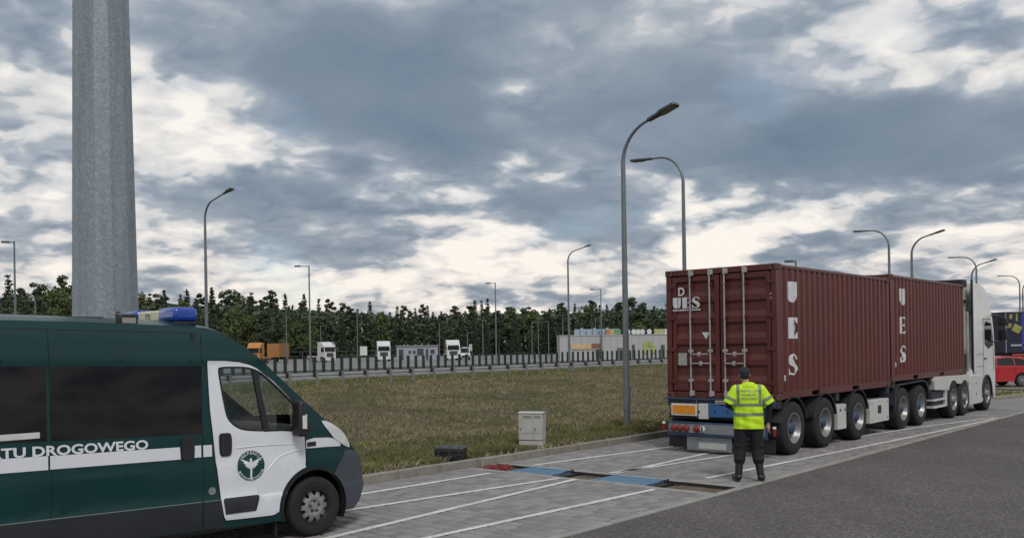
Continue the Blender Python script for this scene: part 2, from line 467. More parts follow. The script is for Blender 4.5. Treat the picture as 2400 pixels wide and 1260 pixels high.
def paver_geo(mb, c, z, tl=(0, 0)):
    u, v, w = c; a, b_ = (PL - GAP * 2.2) / 2, (w - GAP) / 2; e = .009
    zt = [z + tl[0] * sx * a + tl[1] * sy * b_ for sy in (-1, 1) for sx in (-1, 1)]
    vs = [(u + sx * a, v + sy * b_, zt[k] - .012 - .02) for k, (sx, sy) in enumerate(((-1, -1), (1, -1), (-1, 1), (1, 1)))]
    vs += [(u + sx * a, v + sy * b_, zt[k] - e) for k, (sx, sy) in enumerate(((-1, -1), (1, -1), (-1, 1), (1, 1)))]
    vs += [(u + sx * (a - e), v + sy * (b_ - e), zt[k]) for k, (sx, sy) in enumerate(((-1, -1), (1, -1), (-1, 1), (1, 1)))]
    fs = []
    for q in (0, 4): fs += [(q, q + 1, q + 5, q + 4), (q + 1, q + 3, q + 7, q + 5), (q + 3, q + 2, q + 6, q + 7), (q + 2, q, q + 4, q + 6)]
    fs.append((8, 9, 11, 10))
    mb.add(vs, fs)
_pm = MB(); paver_geo(_pm, (0, 0, PW), 0.0); _pm = _pm.mesh('paver', M_PAVE, fix=False)
rest = MB()
for k, (_, _, c) in enumerate(scored):
    z, tl = random.uniform(-.003, .0), (random.uniform(-.01, .01), random.uniform(-.01, .01))
    if k < 300:
        o = link('paver', _pm, None, pav, (c[0], c[1], z)); o.rotation_euler = (tl[1] * .5, tl[0] * .5, random.uniform(-.008, .008))
    else: paver_geo(rest, c, z, tl)
tag(rest.build('paver_rest', M_PAVE, pav, fix=False), kind='stuff')
# painted lines on the pavers (u,v) as measured
lines = [[(-14.5, 3.35), (-4.65, 3.10)], [(-14.5, 2.95), (-8.52, 2.26), (-4.45, 1.76)], [(-13.5, .62), (-9.56, 1.0), (-4.38, 1.47)], [(-15, .22), (-9.01, .07), (-4.5, -.12)],
         [(-3.45, 3.16), (.34, 2.7), (7, 2.1)], [(-3.46, 1.43), (-.01, .94), (4.0, .30), (7.2, -.06), (11.66, -.90)], [(-3.46, 1.33), (.74, 1.52), (6, 1.8)],
         [(-3.08, -.18), (1.5, -.50), (6.81, -.84), (11.66, -1.02)]]
for ln in lines:
    mb = MB(); w = .055
    pts = []
    for (a, b_) in zip(ln[:-1], ln[1:]):
        n = max(2, int((b_[0] - a[0]) / .5))
        pts += [(a[0] + (b_[0] - a[0]) * t / n, a[1] + (b_[1] - a[1]) * t / n) for t in range(n)]
    pts.append(ln[-1])
    vs = []
    for (u, v) in pts: vs += [(u, v - w + random.uniform(-.004, .004), .0045), (u, v + w + random.uniform(-.004, .004), .0045)]
    mb.add(vs, [(2 * i, 2 * i + 2, 2 * i + 3, 2 * i + 1) for i in range(len(pts) - 1)])
    tag(mb.build('painted_line', M_PAINT, None, loc=TO, rot=(0, 0, TROT)), kind='structure')
# kerb of single stones
kerb = tag(MB().b2((-17, KV + .02, -.25), (46, KV + .13, -.01)).build('kerb', M_CONC, None, loc=TO, rot=(0, 0, TROT)), kind='structure')
_km = MB().box((0, 0, 0), (.992, .15, .30))
_km = _km.mesh('kerb_stone', M_KERB)
for i in range(62):
    o = link('kerb_stone', _km, None, kerb, (-16.5 + i, KV + .075 + random.uniform(-.004, .004), -.025 + random.uniform(-.006, .006)))
    o.rotation_euler = (0, random.uniform(-.004, .004), random.uniform(-.004, .004))
    if i < 30:
        md = o.modifiers.new('bevel', 'BEVEL'); md.width = .014; md.segments = 2
# verge surface with real lumps
from mathutils import noise as mnoise
KEEP = [uv(gnd(1247, 1050, .06)) + (.42,), uv(gnd(1057, 1076, .09)) + (.45,)]     # bare spots under the cabinet and the case
GV = 35.6     # guardrail line (v)
def vz(u, v):
    t = (v - KV - .15)
    lump = .09 * (mnoise.noise((u * .55, v * .55, 1.7)) + .5 * mnoise.noise((u * 1.6, v * 1.6, 4.2)) + .55 * mnoise.noise((u * 3.2, v * 3.2, 7.1)) + .35 * mnoise.noise((u * 6.5, v * 6.5, 2.1)))
    base = float(np.interp(t, [0, 2.6, 4.2, 8.5, 12.0, 15.0, 27.0, 30.5, 60], [.085, .085, .02, -.62, -.95, -.93, -.16, .0, .0]))
    return base + min(1, t / 2.0) * lump * .7
bmv = MB()
NU, NV_ = 420, 210
def vpos(a, b_):
    v = KV + .148 + (GV + 12 - KV) * b_ ** 1.7
    u0, u1 = -15 + .70 * (v - KV), 26 + 1.2 * (v - KV)
    u = u0 + (u1 - u0) * a
    return (u, v, vz(u, v))
bmv.grid(vpos, NU, NV_)
verge = tag(bmv.build('grass_verge', M_VERGE, None, loc=TO, rot=(0, 0, TROT), smooth=80), kind='structure')
tag(MB().grid(lambda a, b_: (-90 + 210 * a, KV + .15 + (GV + 12 - KV) * b_, vz(-90 + 210 * a, KV + .15 + (GV + 12 - KV) * b_) - .10), 90, 60).build('verge_base', M_VERGE, None, loc=TO, rot=(0, 0, TROT), smooth=80), kind='structure')
sheet('highway', [T(-260, GV + 12), T(400, GV + 12), T(400, GV + 40), T(-260, GV + 40)], M_HWY, -.12)
sheet('far_parking', [T(-300, GV + 40.5), T(420, GV + 40.5), T(420, GV + 170), T(-300, GV + 170)], M_FLOT, -.20)
sheet('median_grass', [T(-260, GV + 20), T(400, GV + 20), T(400, GV + 25), T(-260, GV + 25)], M_FAR, -.11)
# grass blades and dry stalks on the verge
M_GRASS = mat('grass_blades', (.125, .130, .045), .8, var=.45, vscale=.7, island=.45)
M_DRY = mat('dry_stalks', (.215, .182, .112), .9, var=.35, vscale=.9, island=.4)
def blades(name, n, pick, hgt, wid, m, lab):
    V_, F_ = [], []
    k = 0
    while k < n:
        u, v, s_ = pick()
        z = vz(u, v) - .01
        a = random.uniform(0, 6.283); h = hgt * s_ * random.uniform(.5, 1.25); w = wid * random.uniform(.7, 1.3)
        dx, dy = math.cos(a) * w, math.sin(a) * w
        bx, by = random.gauss(0, .45) * h, random.gauss(0, .45) * h
        b0 = len(V_)
        V_ += [(u - dx, v - dy, z), (u + dx, v + dy, z), (u + dx * .7 + bx * .35, v + dy * .7 + by * .35, z + h * .6), (u + bx, v + by, z + h)]
        F_ += [(b0, b0 + 1, b0 + 2), (b0, b0 + 2, b0 + 3)]
        k += 1
    me = bpy.data.meshes.new(name); me.from_pydata(V_, [], F_); me.materials.append(m)
    return tag(link(name, me, None, None, TO, (0, 0, TROT)), lab, 'grass', kind='stuff')
def clump(u, v): return max(0, min(1, .5 + 1.1 * mnoise.noise((u * 1.3, v * 1.3, 9.0)) + .5 * mnoise.noise((u * 4, v * 4, 3.0))))
def clear(u, v): return all((u - k[0]) ** 2 + (v - k[1] - .05) ** 2 > k[2] ** 2 for k in KEEP)
def pick_kerb():
    while True:
        u = random.uniform(-9, 6); t = .10 + abs(random.gauss(.45, .55)); v = KV + .2 + t
        c = clump(u, v)
        if clear(u, v) and random.random() < c * 1.2 and v < KV + 3.4: return u, v, .6 + c * .7
class Clumps:
    """blades gathered in tufts, with bare ground between"""
    def __init__(s, per, spread, bias): s.per, s.spread, s.bias, s.k = per, spread, bias, 0
    def __call__(s):
        if s.k <= 0:
            while True:
                v = KV + .3 + (GV - KV) * random.random() ** 1.7; u = random.uniform(-12, 15 + (v - KV) * .62) + (v - KV) * .72
                g = mnoise.noise((u * .22, v * .22, 5.0)) + .6 * mnoise.noise((u * .7, v * .7, 8.0))
                if clear(u, v) and random.random() < .5 + s.bias * g * 1.6: break
            s.c = (u, v, random.uniform(.6, 1.35)); s.k = s.per
        s.k -= 1
        far = 1 + (s.c[1] - KV) * .02
        return s.c[0] + random.gauss(0, s.spread * far), s.c[1] + random.gauss(0, s.spread * far), s.c[2] * far
blades('grass', 42000, pick_kerb, .13, .006, M_GRASS, 'green grass growing along the kerb at the foot of the verge')
blades('mulch_stalks', 190000, Clumps(13, .085, -1), .095, .016, M_DRY, 'dry brown stalks and mulch strewn over the sloping verge')
blades('sparse_grass', 64000, Clumps(16, .10, 1), .085, .010, M_GRASS, 'sparse short green grass sprouting through the brown verge')
def pick_rail():
    return random.uniform(-5, 75), GV + random.uniform(-2.2, 9), random.uniform(.7, 1.3)
blades('rail_grass', 30000, pick_rail, .14, .03, M_GRASS, 'strip of green grass under the roadside guardrail')
# ------------------------------------------------------------------ inspection van
M_GREEN = mat('van_green_paint', (.0038, .033, .035), .30, var=.10, vscale=1.2, coat=.0, dirt=.10, dirt_col=(.02, .024, .024), dirt_scale=1.1, rvar=.08, spec=.34)
M_VWHITE = mat('van_white_paint', (.68, .71, .76), .32, var=.04, vscale=1.0, coat=.5, dirt=.12, dirt_col=(.33, .32, .30), dirt_scale=1.5, rvar=.08)
M_VSTRIPE = mat('van_stripe_film', (.62, .64, .70), .45, var=.05, vscale=2)
M_CLAD = mat('grey_cladding', (.013, .016, .022), .55, var=.15, vscale=3, bump=.1, bscale=200, dirt=.3, dirt_col=(.035, .034, .033), dirt_scale=2)
M_BUMP = mat('grey_bumper', (.052, .064, .082), .5, var=.12, vscale=3, bump=.1, bscale=200, dirt=.25, dirt_col=(.08, .075, .07), dirt_scale=2)
M_BLACK = mat('black_plastic', (.012, .012, .014), .5, var=.2, vscale=4)
M_RUBBER = mat('tyre_rubber', (.010, .010, .011), .82, var=.25, vscale=8, bump=.2, bscale=60, dirt=.25, dirt_col=(.04, .037, .034), dirt_scale=4)
M_TINT = mat('privacy_glass', (.003, .003, .004), .04, var=.1, rvar=.03, spec=.28)
M_GLASS = glass('clear_glass', (.80, .86, .85), .02)
M_STEEL = mat('steel_rim', (.27, .27, .27), .45, metal=.35, var=.15, vscale=9, dirt=.4, dirt_col=(.12, .11, .10), dirt_scale=6)
M_SEAT = mat('seat_fabric', (.018, .018, .02), .9, var=.2, vscale=8)
M_LAMPW = mat('lamp_clear', (.62, .64, .64), .12, var=.1, vscale=20, coat=.8)
M_ORANGE = mat('lamp_amber', (.62, .20, .02), .25, var=.1, coat=.5)
M_GROOVE = mat('panel_gap', (.003, .005, .006), .8, var=.1)
VA = .78
VU, VV = Vector((math.sin(VA), math.cos(VA), 0)), Vector((-math.cos(VA), math.sin(VA), 0))
van_o = gnd(735, 1256)
van_o.z = 0
van = thing('inspection_van', 'dark green high-roof van with white front door, grey bumper and blue roof beacon', 'van', van_o + VV * 1.0, math.pi / 2 - VA)
RAKE = .024
def vw(x, z):
    """half width of the van body at length x, height z"""
    pr = [(.1, .93), (.22, .975), (.35, 1.0), (.54, 1.014), (.56, 1.006), (.90, 1.02), (.96, 1.012), (1.25, 1.005), (2.0, .95), (2.05, .957), (2.10, .945), (2.33, .905), (2.345, .893), (2.38, .872), (2.44, .83), (2.6, .7)]
    w = np.interp(z, [p[0] for p in pr], [p[1] for p in pr])
    s = max(0, (x + .05) / .8)
    return float(w) - .20 * s ** 2.2
CAMX, CAMD, CAMZ = -5.86, 9.10, 2.17
def trace(pts):
    """points measured on the plane y=-1 -> points on the curved body side"""
    o = []
    for (x, z) in pts:
        X, Z = x, z
        for _ in range(4):
            d = 1.0 - vw(X, Z)
            X = x + (x - CAMX) / CAMD * d; Z = z + (z - CAMZ) / CAMD * d
        o.append((X, Z))
    return o
def vz_(x, z): return z - RAKE * x
def spline(pts, k=4, closed=True):
    """Catmull-Rom smoothing of an outline"""
    n = len(pts); o = []
    for i in range(n if closed else n - 1):
        g = lambda j: Vector(pts[j % n]) if closed else Vector(pts[min(max(j, 0), n - 1)])
        p0, p1, p2, p3 = g(i - 1), g(i), g(i + 1), g(i + 2)
        for t in range(k):
            t /= k
            o.append(tuple(.5 * ((2 * p1) + (p2 - p0) * t + (2 * p0 - 5 * p1 + 4 * p2 - p3) * t * t + (3 * p1 - p0 - 3 * p2 + p3) * t ** 3)))
    if not closed: o.append(tuple(pts[-1]))
    return o
XC = [q * .12 - 5.4 for q in range(55)]
ZC = [.22, .35, .45, .54, .56, .7, .90, .96, 1.1, 1.25, 1.4, 1.55, 1.7, 1.85, 2.0, 2.05, 2.10, 2.2, 2.33, 2.345, 2.38]
def side_panel(loops, off, thick=.02, side=-1, bm=None):
    bm = fill_bm(loops) if bm is None else bm
    cuts(bm, XC, ZC)
    for v in bm.verts:
        x, z = v.co.x, v.co.y
        v.co = Vector((x, side * (vw(x, z) + off), vz_(x, z)))
    bmesh.ops.recalc_face_normals(bm, faces=bm.faces)
    fl = [f for f in bm.faces]
    if sum(f.normal.y * f.calc_area() for f in fl) * side < 0:
        for f in fl: f.normal_flip()
    if thick:
        be = [e for e in bm.edges if e.is_boundary]
        r = bmesh.ops.extrude_edge_only(bm, edges=be)
        for v in [g for g in r['geom'] if isinstance(g, bmesh.types.BMVert)]: v.co.y -= side * thick
    return bm
def vpart(name, loops, off, m, thick=.02, parent=None, side=-1, bm=None, smooth=30):
    return link(name, bm_mesh(side_panel(loops, off, thick, side, bm), name, m, smooth), None, parent or van)
# outlines ------------------------------------------------
EDGE = [(-5.35, 2.39), (-3.0, 2.415), (-1.7, 2.41), (-1.35, 2.40), (-1.15, 2.375), (-.98, 2.31), (-.81, 2.20), (-.6, 2.04), (-.4, 1.86), (-.18, 1.665), (.05, 1.465), (.26, 1.295), (.44, 1.19), (.58, 1.085), (.68, .98),
        (.765, .87), (.80, .70), (.80, .53), (.70, .30), (.56, .235)]
def arc(cx, cz, r, a0, a1, n): return [(cx + r * math.cos(math.radians(a0 + (a1 - a0) * i / n)), cz + r * math.sin(math.radians(a0 + (a1 - a0) * i / n))) for i in range(n + 1)]
ARCH_F = arc(.03, .36, .44, -18, 198, 22)
ARCH_R = arc(-4.02, .36, .43, -18, 198, 18)
body_loop = EDGE + ARCH_F + [(-.48, .235), (-3.55, .235)] + ARCH_R + [(-4.6, .25), (-5.35, .30)]
DOORW = trace([(-1.165, 1.944), (-1.125, 1.976), (-.92, 1.98), (-.776, 1.965), (-.641, 1.908), (-.461, 1.767), (-.294, 1.613), (-.235, 1.56), (-.215, 1.40), (-.215, 1.246), (-.40, 1.249), (-.599, 1.254), (-.85, 1.277), (-.971, 1.323), (-1.065, 1.417), (-1.107, 1.571), (-1.152, 1.824)])
DOORW = spline(DOORW, 3)
def inset(lp, d):
    c = Vector((sum(p[0] for p in lp) / len(lp), sum(p[1] for p in lp) / len(lp))); o = []
    n = len(lp)
    for i in range(n):
        a, b_ = Vector(lp[i - 1]), Vector(lp[(i + 1) % n]); t = (b_ - a).normalized(); nn = Vector((-t.y, t.x))
        if nn.dot(c - Vector(lp[i])) < 0: nn = -nn
        o.append(tuple(Vector(lp[i]) + nn * d))
    return o
WHOLE = inset(DOORW, .002)
for side in (-1, 1):
    bo = vpart('body_side', [body_loop, WHOLE], 0.0, M_GREEN, .0, side=side)
# top and front skin
def top_skin(i0, i1, off, tmax, m, name, nt_=14, t0=None):
    pts = EDGE[i0:i1]
    if len(pts) > 2: pts = spline(pts, 4, False)
    mb = MB(); rows = []
    def crown(x, z):
        return np.interp(x, [-4.5, -1.4, -1.0, -.5, .2, .6, .8], [.085, .085, .07, .03, .05, .06, .0]) if z > .8 else 0.0
    def bow(x, z): return np.interp(x, [-1.5, -1.2, -.8, 0, .3, .7], [0, .04, .10, .16, .20, .24]) if z > .3 else .2
    for (x, z) in pts:
        w = vw(x, z)
        for k in range(nt_ + 1):
            t = (-1 + 2 * k / nt_) * tmax if t0 is None else t0 + (tmax - t0) * k / nt_
            q = 1 - abs(t) ** 2.6
            mb.v.append((x + bow(x, z) * (1 - t * t) + off * .5, w * t, vz_(x, z + crown(x, z) * q) + off))
    n = nt_ + 1
    mb.f = [(i * n + k, i * n + k + 1, (i + 1) * n + k + 1, (i + 1) * n + k) for i in range(len(pts) - 1) for k in range(nt_)]
    mb.mi = [0] * len(mb.f)
    return mb.build(name, m, van, smooth=50)
top_skin(0, 7, 0, 1.0, M_GREEN, 'roof')
for _a, _b in ((-1.0, -.88), (.88, 1.0)): top_skin(6, 12, 0, _b, M_GREEN, 'windscreen_pillar', 3, _a)
top_skin(6, 12, -.004, .90, M_GLASS, 'windscreen')
top_skin(11, 16, 0, 1.0, M_GREEN, 'bonnet')
top_skin(15, 20, .0, 1.0, M_BUMP, 'front_bumper')
MB().b2((-5.36, -.93, .3), (-5.30, .93, 2.44)).build('rear_wall', M_GREEN, van)
MB().b2((-5.3, -.9, .22), (.45, .9, .30)).build('floor_pan', M_BLACK, van)
MB().b2((-1.42, -.92, .3), (-1.38, .92, 2.36)).build('cab_partition', M_SEAT, van)
# bumper sides, wheel arch lips
for side in (-1, 1):
    bl = trace([(.46, .985), (.60, .965), (.655, .905), (.70, .70), (.714, .575), (.713, .518), (.65, .36), (.56, .268), (.43, .262)]) + [p for p in ARCH_F if p[0] > .30 and p[1] < .74 and p[1] > .26]
    vpart('bumper_corner', [bl], .012, M_BUMP, .03, side=side)
    lip = arc(.03, .36, .455, -16, 200, 26) + arc(.03, .36, .415, 200, -16, 26)
    vpart('arch_lip', [lip], .004, M_BLACK, .10, side=side)
    mb = MB()
    pr = arc(.03, .36, .44, -25, 205, 20)
    vs = [(x, side * .99, vz_(x, z)) for x, z in pr] + [(x, side * .55, vz_(x, z)) for x, z in pr]
    n = len(pr); mb.add(vs, [(i, i + 1, n + i + 1, n + i) for i in range(n - 1)] + [tuple(range(n, 2 * n))])
    mb.build('arch_liner', M_BLACK, van)
# white front doors
DOOR = trace([(-1.28, 2.04), (-1.1, 2.04), (-.914, 2.026), (-.79, 1.995), (-.708, 1.96), (-.499, 1.811), (-.36, 1.68), (-.228, 1.553), (-.15, 1.47), (-.118, 1.40), (-.11, 1.228), (-.098, 1.0), (-.10, .833)]) + \
       [(p[0] - .01, p[1] + .005) for p in arc(.03, .36, .468, 105, 178, 10)] + trace([(-.45, .345), (-.50, .32), (-.541, .313), (-.80, .316), (-1.095, .322), (-1.115, .36), (-1.14, .503), (-1.205, .967), (-1.26, 1.517), (-1.275, 1.8)])
for side in (-1, 1):
    vpart('door_gap', [inset(DOOR, -.012), WHOLE], .002, M_GROOVE, 0, side=side)
    door = vpart('front_door', [DOOR, inset(DOORW, -.0)], .009, M_VWHITE, .02, side=side)
    door['label'] = 'white front door with a round green emblem' if side < 0 else 'white front door on the far side'
    IN = inset(DOORW, .022)
    vpart('window_frame', [DOORW, IN], .011, M_BLACK, .03, door, side)
    dv = trace([(-.765, 1.955), (-.70, 1.93), (-.555, 1.25), (-.625, 1.25)])
    vpart('quarter_post', [dv], .010, M_BLACK, .03, door, side)
    vpart('door_glass', [inset(DOORW, .012)], -.004, M_GLASS, 0, door, side)
    h = trace(spline([(-1.16, 1.25), (-1.10, 1.262), (-1.035, 1.25), (-1.022, 1.15), (-1.035, 1.03), (-1.10, 1.015), (-1.155, 1.03), (-1.166, 1.15)], 3))
    vpart('door_handle', [h], .022, M_BLACK, .03, door, side)
    h2 = trace(spline([(-1.145, 1.23), (-1.125, 1.23), (-1.12, 1.14), (-1.125, 1.05), (-1.145, 1.05), (-1.15, 1.14)], 3))
    vpart('handle_pull', [h2], .034, M_CLAD, .02, door, side)
    tr_ = trace([(-1.125, .545), (-1.105, .56), (-.72, .562), (-.70, .55), (-.705, .50), (-.735, .40), (-.75, .388), (-1.10, .386)])
    vpart('sill_trim', [tr_], .016, M_CLAD, .02, door, side)
    # swage line above the arch and door creases
    for pts, w_ in (([(-.60, .80), (-.48, .93), (-.30, 1.0), (-.12, 1.02)], .008), ([(-1.0, 1.09), (-.6, 1.10), (-.2, 1.09)], .006)):
        sp = spline(trace(pts), 6, False)
        MB().tube([(x, side * (vw(x, z) + .009), vz_(x, z)) for x, z in sp], [.002] + [w_] * (len(sp) - 2) + [.002], 6).build('door_crease', M_VWHITE, door, smooth=60)
    # emblem
    ex, ez, er = -.802, .890, .165
    circ = [(ex + er * math.cos(a * math.pi / 24), ez + er * math.sin(a * math.pi / 24)) for a in range(48)]
    emb = vpart('emblem', [circ], .0115, mat('emblem_green', (.004, .045, .04), .4, var=.05), 0, door, side)
    wh = mat('emblem_white', (.62, .64, .66), .4, var=.05)
    bird = []
    for s in (1, -1):
        bird.append([(0, .02), (s * .03, .045), (s * .11, .078), (s * .105, .055), (s * .085, .045), (s * .09, .03), (s * .068, .02), (s * .078, .0), (s * .052, -.002), (s * .055, -.022), (s * .03, -.018), (s * .03, -.036), (s * .012, -.028), (0, -.02)])
    bird += [[(-.012, -.02), (.012, -.02), (.012, -.135), (-.012, -.135)], [(-.016, .02), (.016, .02), (.014, .065), (.004, .085), (-.012, .078)]]
    for lp in bird:
        vpart('emblem_figure', [[(ex + p[0] * er / .165, ez + p[1] * er / .165) for p in lp]], .0135, wh, 0, emb, side)
    band = arc(ex, ez, er * .97, 200, 340, 20) + arc(ex, ez, er * .83, 340, 200, 20)
    vpart('emblem_band', [band], .0135, wh, 0, emb, side)
    for txt, rr, a0, a1, sz, mm, inv in (('INSPEKCJA', er * .85, 148, 32, .034, wh, 1), ('TRANSPORTU DROGOWEGO', er * .925, 208, 332, .019, mat('emblem_green', (0, 0, 0)), -1)):
        for i, ch in enumerate(txt):
            if ch == ' ': continue
            a = math.radians(a0 + (a1 - a0) * (i / (len(txt) - 1)))
            bm = text_bm(ch, sz * 1.35, .0012, 'CENTER')
            ph = a - math.pi / 2 if inv > 0 else a + math.pi / 2
            for v in bm.verts:
                x, y = v.co.x, v.co.y - sz * .45
                if side > 0: pass
                v.co = Vector((ex + rr * math.cos(a) + x * math.cos(ph) - y * math.sin(ph), ez + rr * math.sin(a) + x * math.sin(ph) + y * math.cos(ph), 0))
            if side > 0:
                for v in bm.verts: v.co.x = 2 * ex - v.co.x
            vpart('emblem_letter', None, .0155, mm, 0, emb, side, bm)
# sliding door side: seams, glass, mouldings, stripe, lettering
for side in (-1, 1):
    for xs in ([(-1.353, 2.33), (-1.355, 1.5), (-1.361, .25)], [(-2.875, 2.33), (-2.874, .25)]):
        p = trace(xs)
        sp = []
        for a, b_ in zip(p[:-1], p[1:]): sp += [(a[0] + (b_[0] - a[0]) * t / 12, a[1] + (b_[1] - a[1]) * t / 12) for t in range(12)]
        sp.append(p[-1])
        lp = [(x - .005, z) for x, z in sp] + [(x + .005, z) for x, z in reversed(sp)]
        vpart('door_seam', [lp], .0022, M_GROOVE, 0, side=side)
    vpart('roof_seam', [[(-5.3, 2.341), (-1.33, 2.341), (-1.33, 2.333), (-5.3, 2.333)]], .003, M_GROOVE, 0, side=side)
    vpart('window_band', [trace([(-2.845, 1.985), (-1.352, 1.985), (-1.352, 1.268), (-2.855, 1.283)])], .005, M_TINT, .01, side=side)
    vpart('window_band', [trace([(-4.4, 1.985), (-2.890, 1.985), (-2.892, 1.283), (-4.35, 1.30)])], .005, M_TINT, .01, side=side)
    for zz in (.548,):
        mb = MB()
        for a, b_ in ((-3.5, -1.372), (-1.35, -1.15)):
            mb.tube([(a + (b_ - a) * t / 10, side * (vw(a + (b_ - a) * t / 10, zz) + .002), vz_(a + (b_ - a) * t / 10, zz)) for t in range(11)], .006, 6)
        mb.build('sill_moulding', mat('moulding', (.16, .17, .17), .5), van, smooth=60)
    vpart('sill_cladding', [[(-3.52, .535), (-1.372, .535), (-1.372, .245), (-3.5, .245)]], .008, M_CLAD, .01, side=side)
    vpart('sill_cladding', [[(-1.35, .535), (-1.155, .535), (-1.12, .245), (-1.35, .245)]], .008, M_CLAD, .01, side=side)
    rail = MB()
    rail.b2((-4.4, side * 1.004 - .012, 1.315 + .07), (-2.955, side * 1.004 + .012, 1.372 + .07))
    rail.build('door_rail', mat('rail_white', (.55, .55, .56), .4), van, bev=.004)
    # white stripe in its pieces
    for (a, b_, z0, z1) in ((-4.45, -2.884, 1.014, 1.145), (-2.866, -1.592, 1.016, 1.143), (-1.452, -1.366, 1.022, 1.148), (-1.343, -1.245, 1.022, 1.146)):
        sl = .022 if b_ == -1.592 else 0
        vpart('stripe', [trace([(a, z0), (b_, z0), (b_ - sl * .3, z1), (a, z1)])], .004, M_VSTRIPE, 0, side=side)
    vpart('stripe', [trace([(-.085, 1.03), (-.085, 1.125), (.03, 1.145), (.22, 1.14), (.40, 1.10), (.385, 1.028), (.2, 1.032)])], .005, M_VSTRIPE, 0, side=side)
    vpart('side_repeater', [trace([(-.07, 1.05), (-.07, 1.10), (.045, 1.105), (.045, 1.055)])], .012, M_BLACK, .01, side=side)
    hd = trace(spline([(-1.575, 1.225), (-1.51, 1.24), (-1.455, 1.225), (-1.445, 1.12), (-1.455, 1.02), (-1.51, 1.0), (-1.575, 1.02), (-1.582, 1.12)], 3))
    vpart('sliding_handle', [hd], .018, M_BLACK, .02, side=side)
    fc = [(-1.255 + .042 * math.cos(a * math.pi / 10), .655 + .042 * math.sin(a * math.pi / 10)) for a in range(20)]
    vpart('badge', [fc], .006, mat('badge', (.3, .32, .32), .3, metal=.5), .005, side=side)
    # lettering
    bm = text_bm('TRANSPORTU DROGOWEGO', .118, .0035, 'RIGHT')
    xs = [v.co.x for v in bm.verts]; x1, x0 = max(xs), min(xs)
    want = 2.16
    for v in bm.verts:
        x = (v.co.x - x1) / (x1 - x0) * want
        v.co = Vector((-1.935 + x, 1.150 + v.co.y * 1.08, 0)) if side < 0 else Vector((-1.935 - want - x, 1.150 + v.co.y * 1.08, 0))
    xs2 = sorted(v.co.x for v in bm.verts); mid_ = max((b3 - a3, (a3 + b3) / 2) for a3, b3 in zip(xs2[:-1], xs2[1:]))[1]
    for w_ in (0, 1):
        b2 = bm.copy()
        dl = [v for v in b2.verts if (v.co.x > mid_) == (w_ == 0)]
        bmesh.ops.delete(b2, geom=dl, context='VERTS')
        vpart('lettering', None, .0055, M_VSTRIPE, 0, side=side, bm=b2)
    bm.free()
    # headlight, mirror
    hl = trace(spline([(.13, 1.335), (.22, 1.325), (.33, 1.265), (.43, 1.185), (.50, 1.08), (.515, 1.015), (.47, 1.02), (.40, 1.06), (.31, 1.12), (.22, 1.22)], 3))
    hl_ = vpart('headlight', [hl], .012, M_LAMPW, .03, side=side)
    vpart('indicator_lens', [trace([(.40, 1.075), (.49, 1.025), (.505, 1.05), (.46, 1.13)])], .015, M_LAMPW, .01, hl_, side)
    mir = MB()
    mir.box((-.27, side * 1.16, vz_(0, 1.395)), (.10, .20, .40), taper=.86)
    mo = mir.build('mirror', M_BLACK, van, bev=.035, seg=3)
    MB().box((-.219, side * 1.19, vz_(0, 1.36)), (.012, .10, .17)).build('mirror_repeater', M_LAMPW, mo, bev=.004)
    MB().box((-.262, side * 1.262, vz_(0, 1.36)), (.05, .014, .15)).build('mirror_lens', M_LAMPW, mo, bev=.004)
    MB().box((-.22, side * 1.05, vz_(0, 1.27)), (.10, .16, .08)).build('mirror_arm', M_BLACK, mo, bev=.02)
    tri_ = trace([(-.235, 1.56), (-.20, 1.50), (-.05, 1.34), (.01, 1.27), (-.02, 1.24), (-.215, 1.245)])
    vpart('mirror_base', [tri_], .013, M_BLACK, .02, side=side)
# wheels
def van_wheel(x, side):
    w = bpy.data.objects.new('wheel', None); COL.objects.link(w); w.parent = van
    w.location = (x, side * .90, .345)
    s = side
    t = MB().lathe([(.205, -.10), (.25, -.112), (.31, -.112), (.336, -.095), (.345, -.06), (.345, .06), (.336, .095), (.31, .112), (.25, .112), (.205, .10)], (0, 0, 0), (0, s, 0), 48)
    t.lathe([(.29, .1125), (.293, .1155), (.297, .1155), (.30, .1125)], (0, 0, 0), (0, s, 0), 48)
    t.build('tyre', M_RUBBER, w, smooth=50)
    r = MB().lathe([(.205, .10), (.208, .108), (.198, .108), (.188, .09), (.178, .06), (.165, .055)], (0, 0, 0), (0, s, 0), 48)
    r.build('rim', M_BLACK, w, smooth=40)
    d = MB()
    # dished steel disc with windows between spokes
    for k in range(10):
        a = k * math.pi / 5
        q = []
        for rr, h, da in ((.185, .062, .16), (.155, .078, .17), (.125, .085, .26)):
            q += [(rr * math.cos(a - da), s * h, rr * math.sin(a - da)), (rr * math.cos(a + da), s * h, rr * math.sin(a + da))]
        d.add(q, [(0, 1, 3, 2), (2, 3, 5, 4)])
    d.lathe([(.130, .083), (.12, .088), (.085, .088), (.06, .070), (.045, .075), (.04, .095), (.0, .097)], (0, 0, 0), (0, s, 0), 40)
    d.build('wheel_disc', M_STEEL, w, smooth=40, fix=True)
    MB().cyl((0, s * .02, 0), (0, s * .05, 0), .19, .19, 32).build('brake', mat('brake_dark', (.02, .018, .017), .8), w)
    for k in range(5):
        a = k * math.pi * .4 + .3
        MB().cyl((.062 * math.cos(a), s * .072, .062 * math.sin(a)), (.062 * math.cos(a), s * .094, .062 * math.sin(a)), .011, n=6).build('wheel_nut', M_BLACK, w)
for x in (.03, -4.02):
    for s in (-1, 1): van_wheel(x, s)
MB().b2((-.46, -.93, .06), (-.44, -.70, .34)).build('mud_flap', M_BLACK, van)
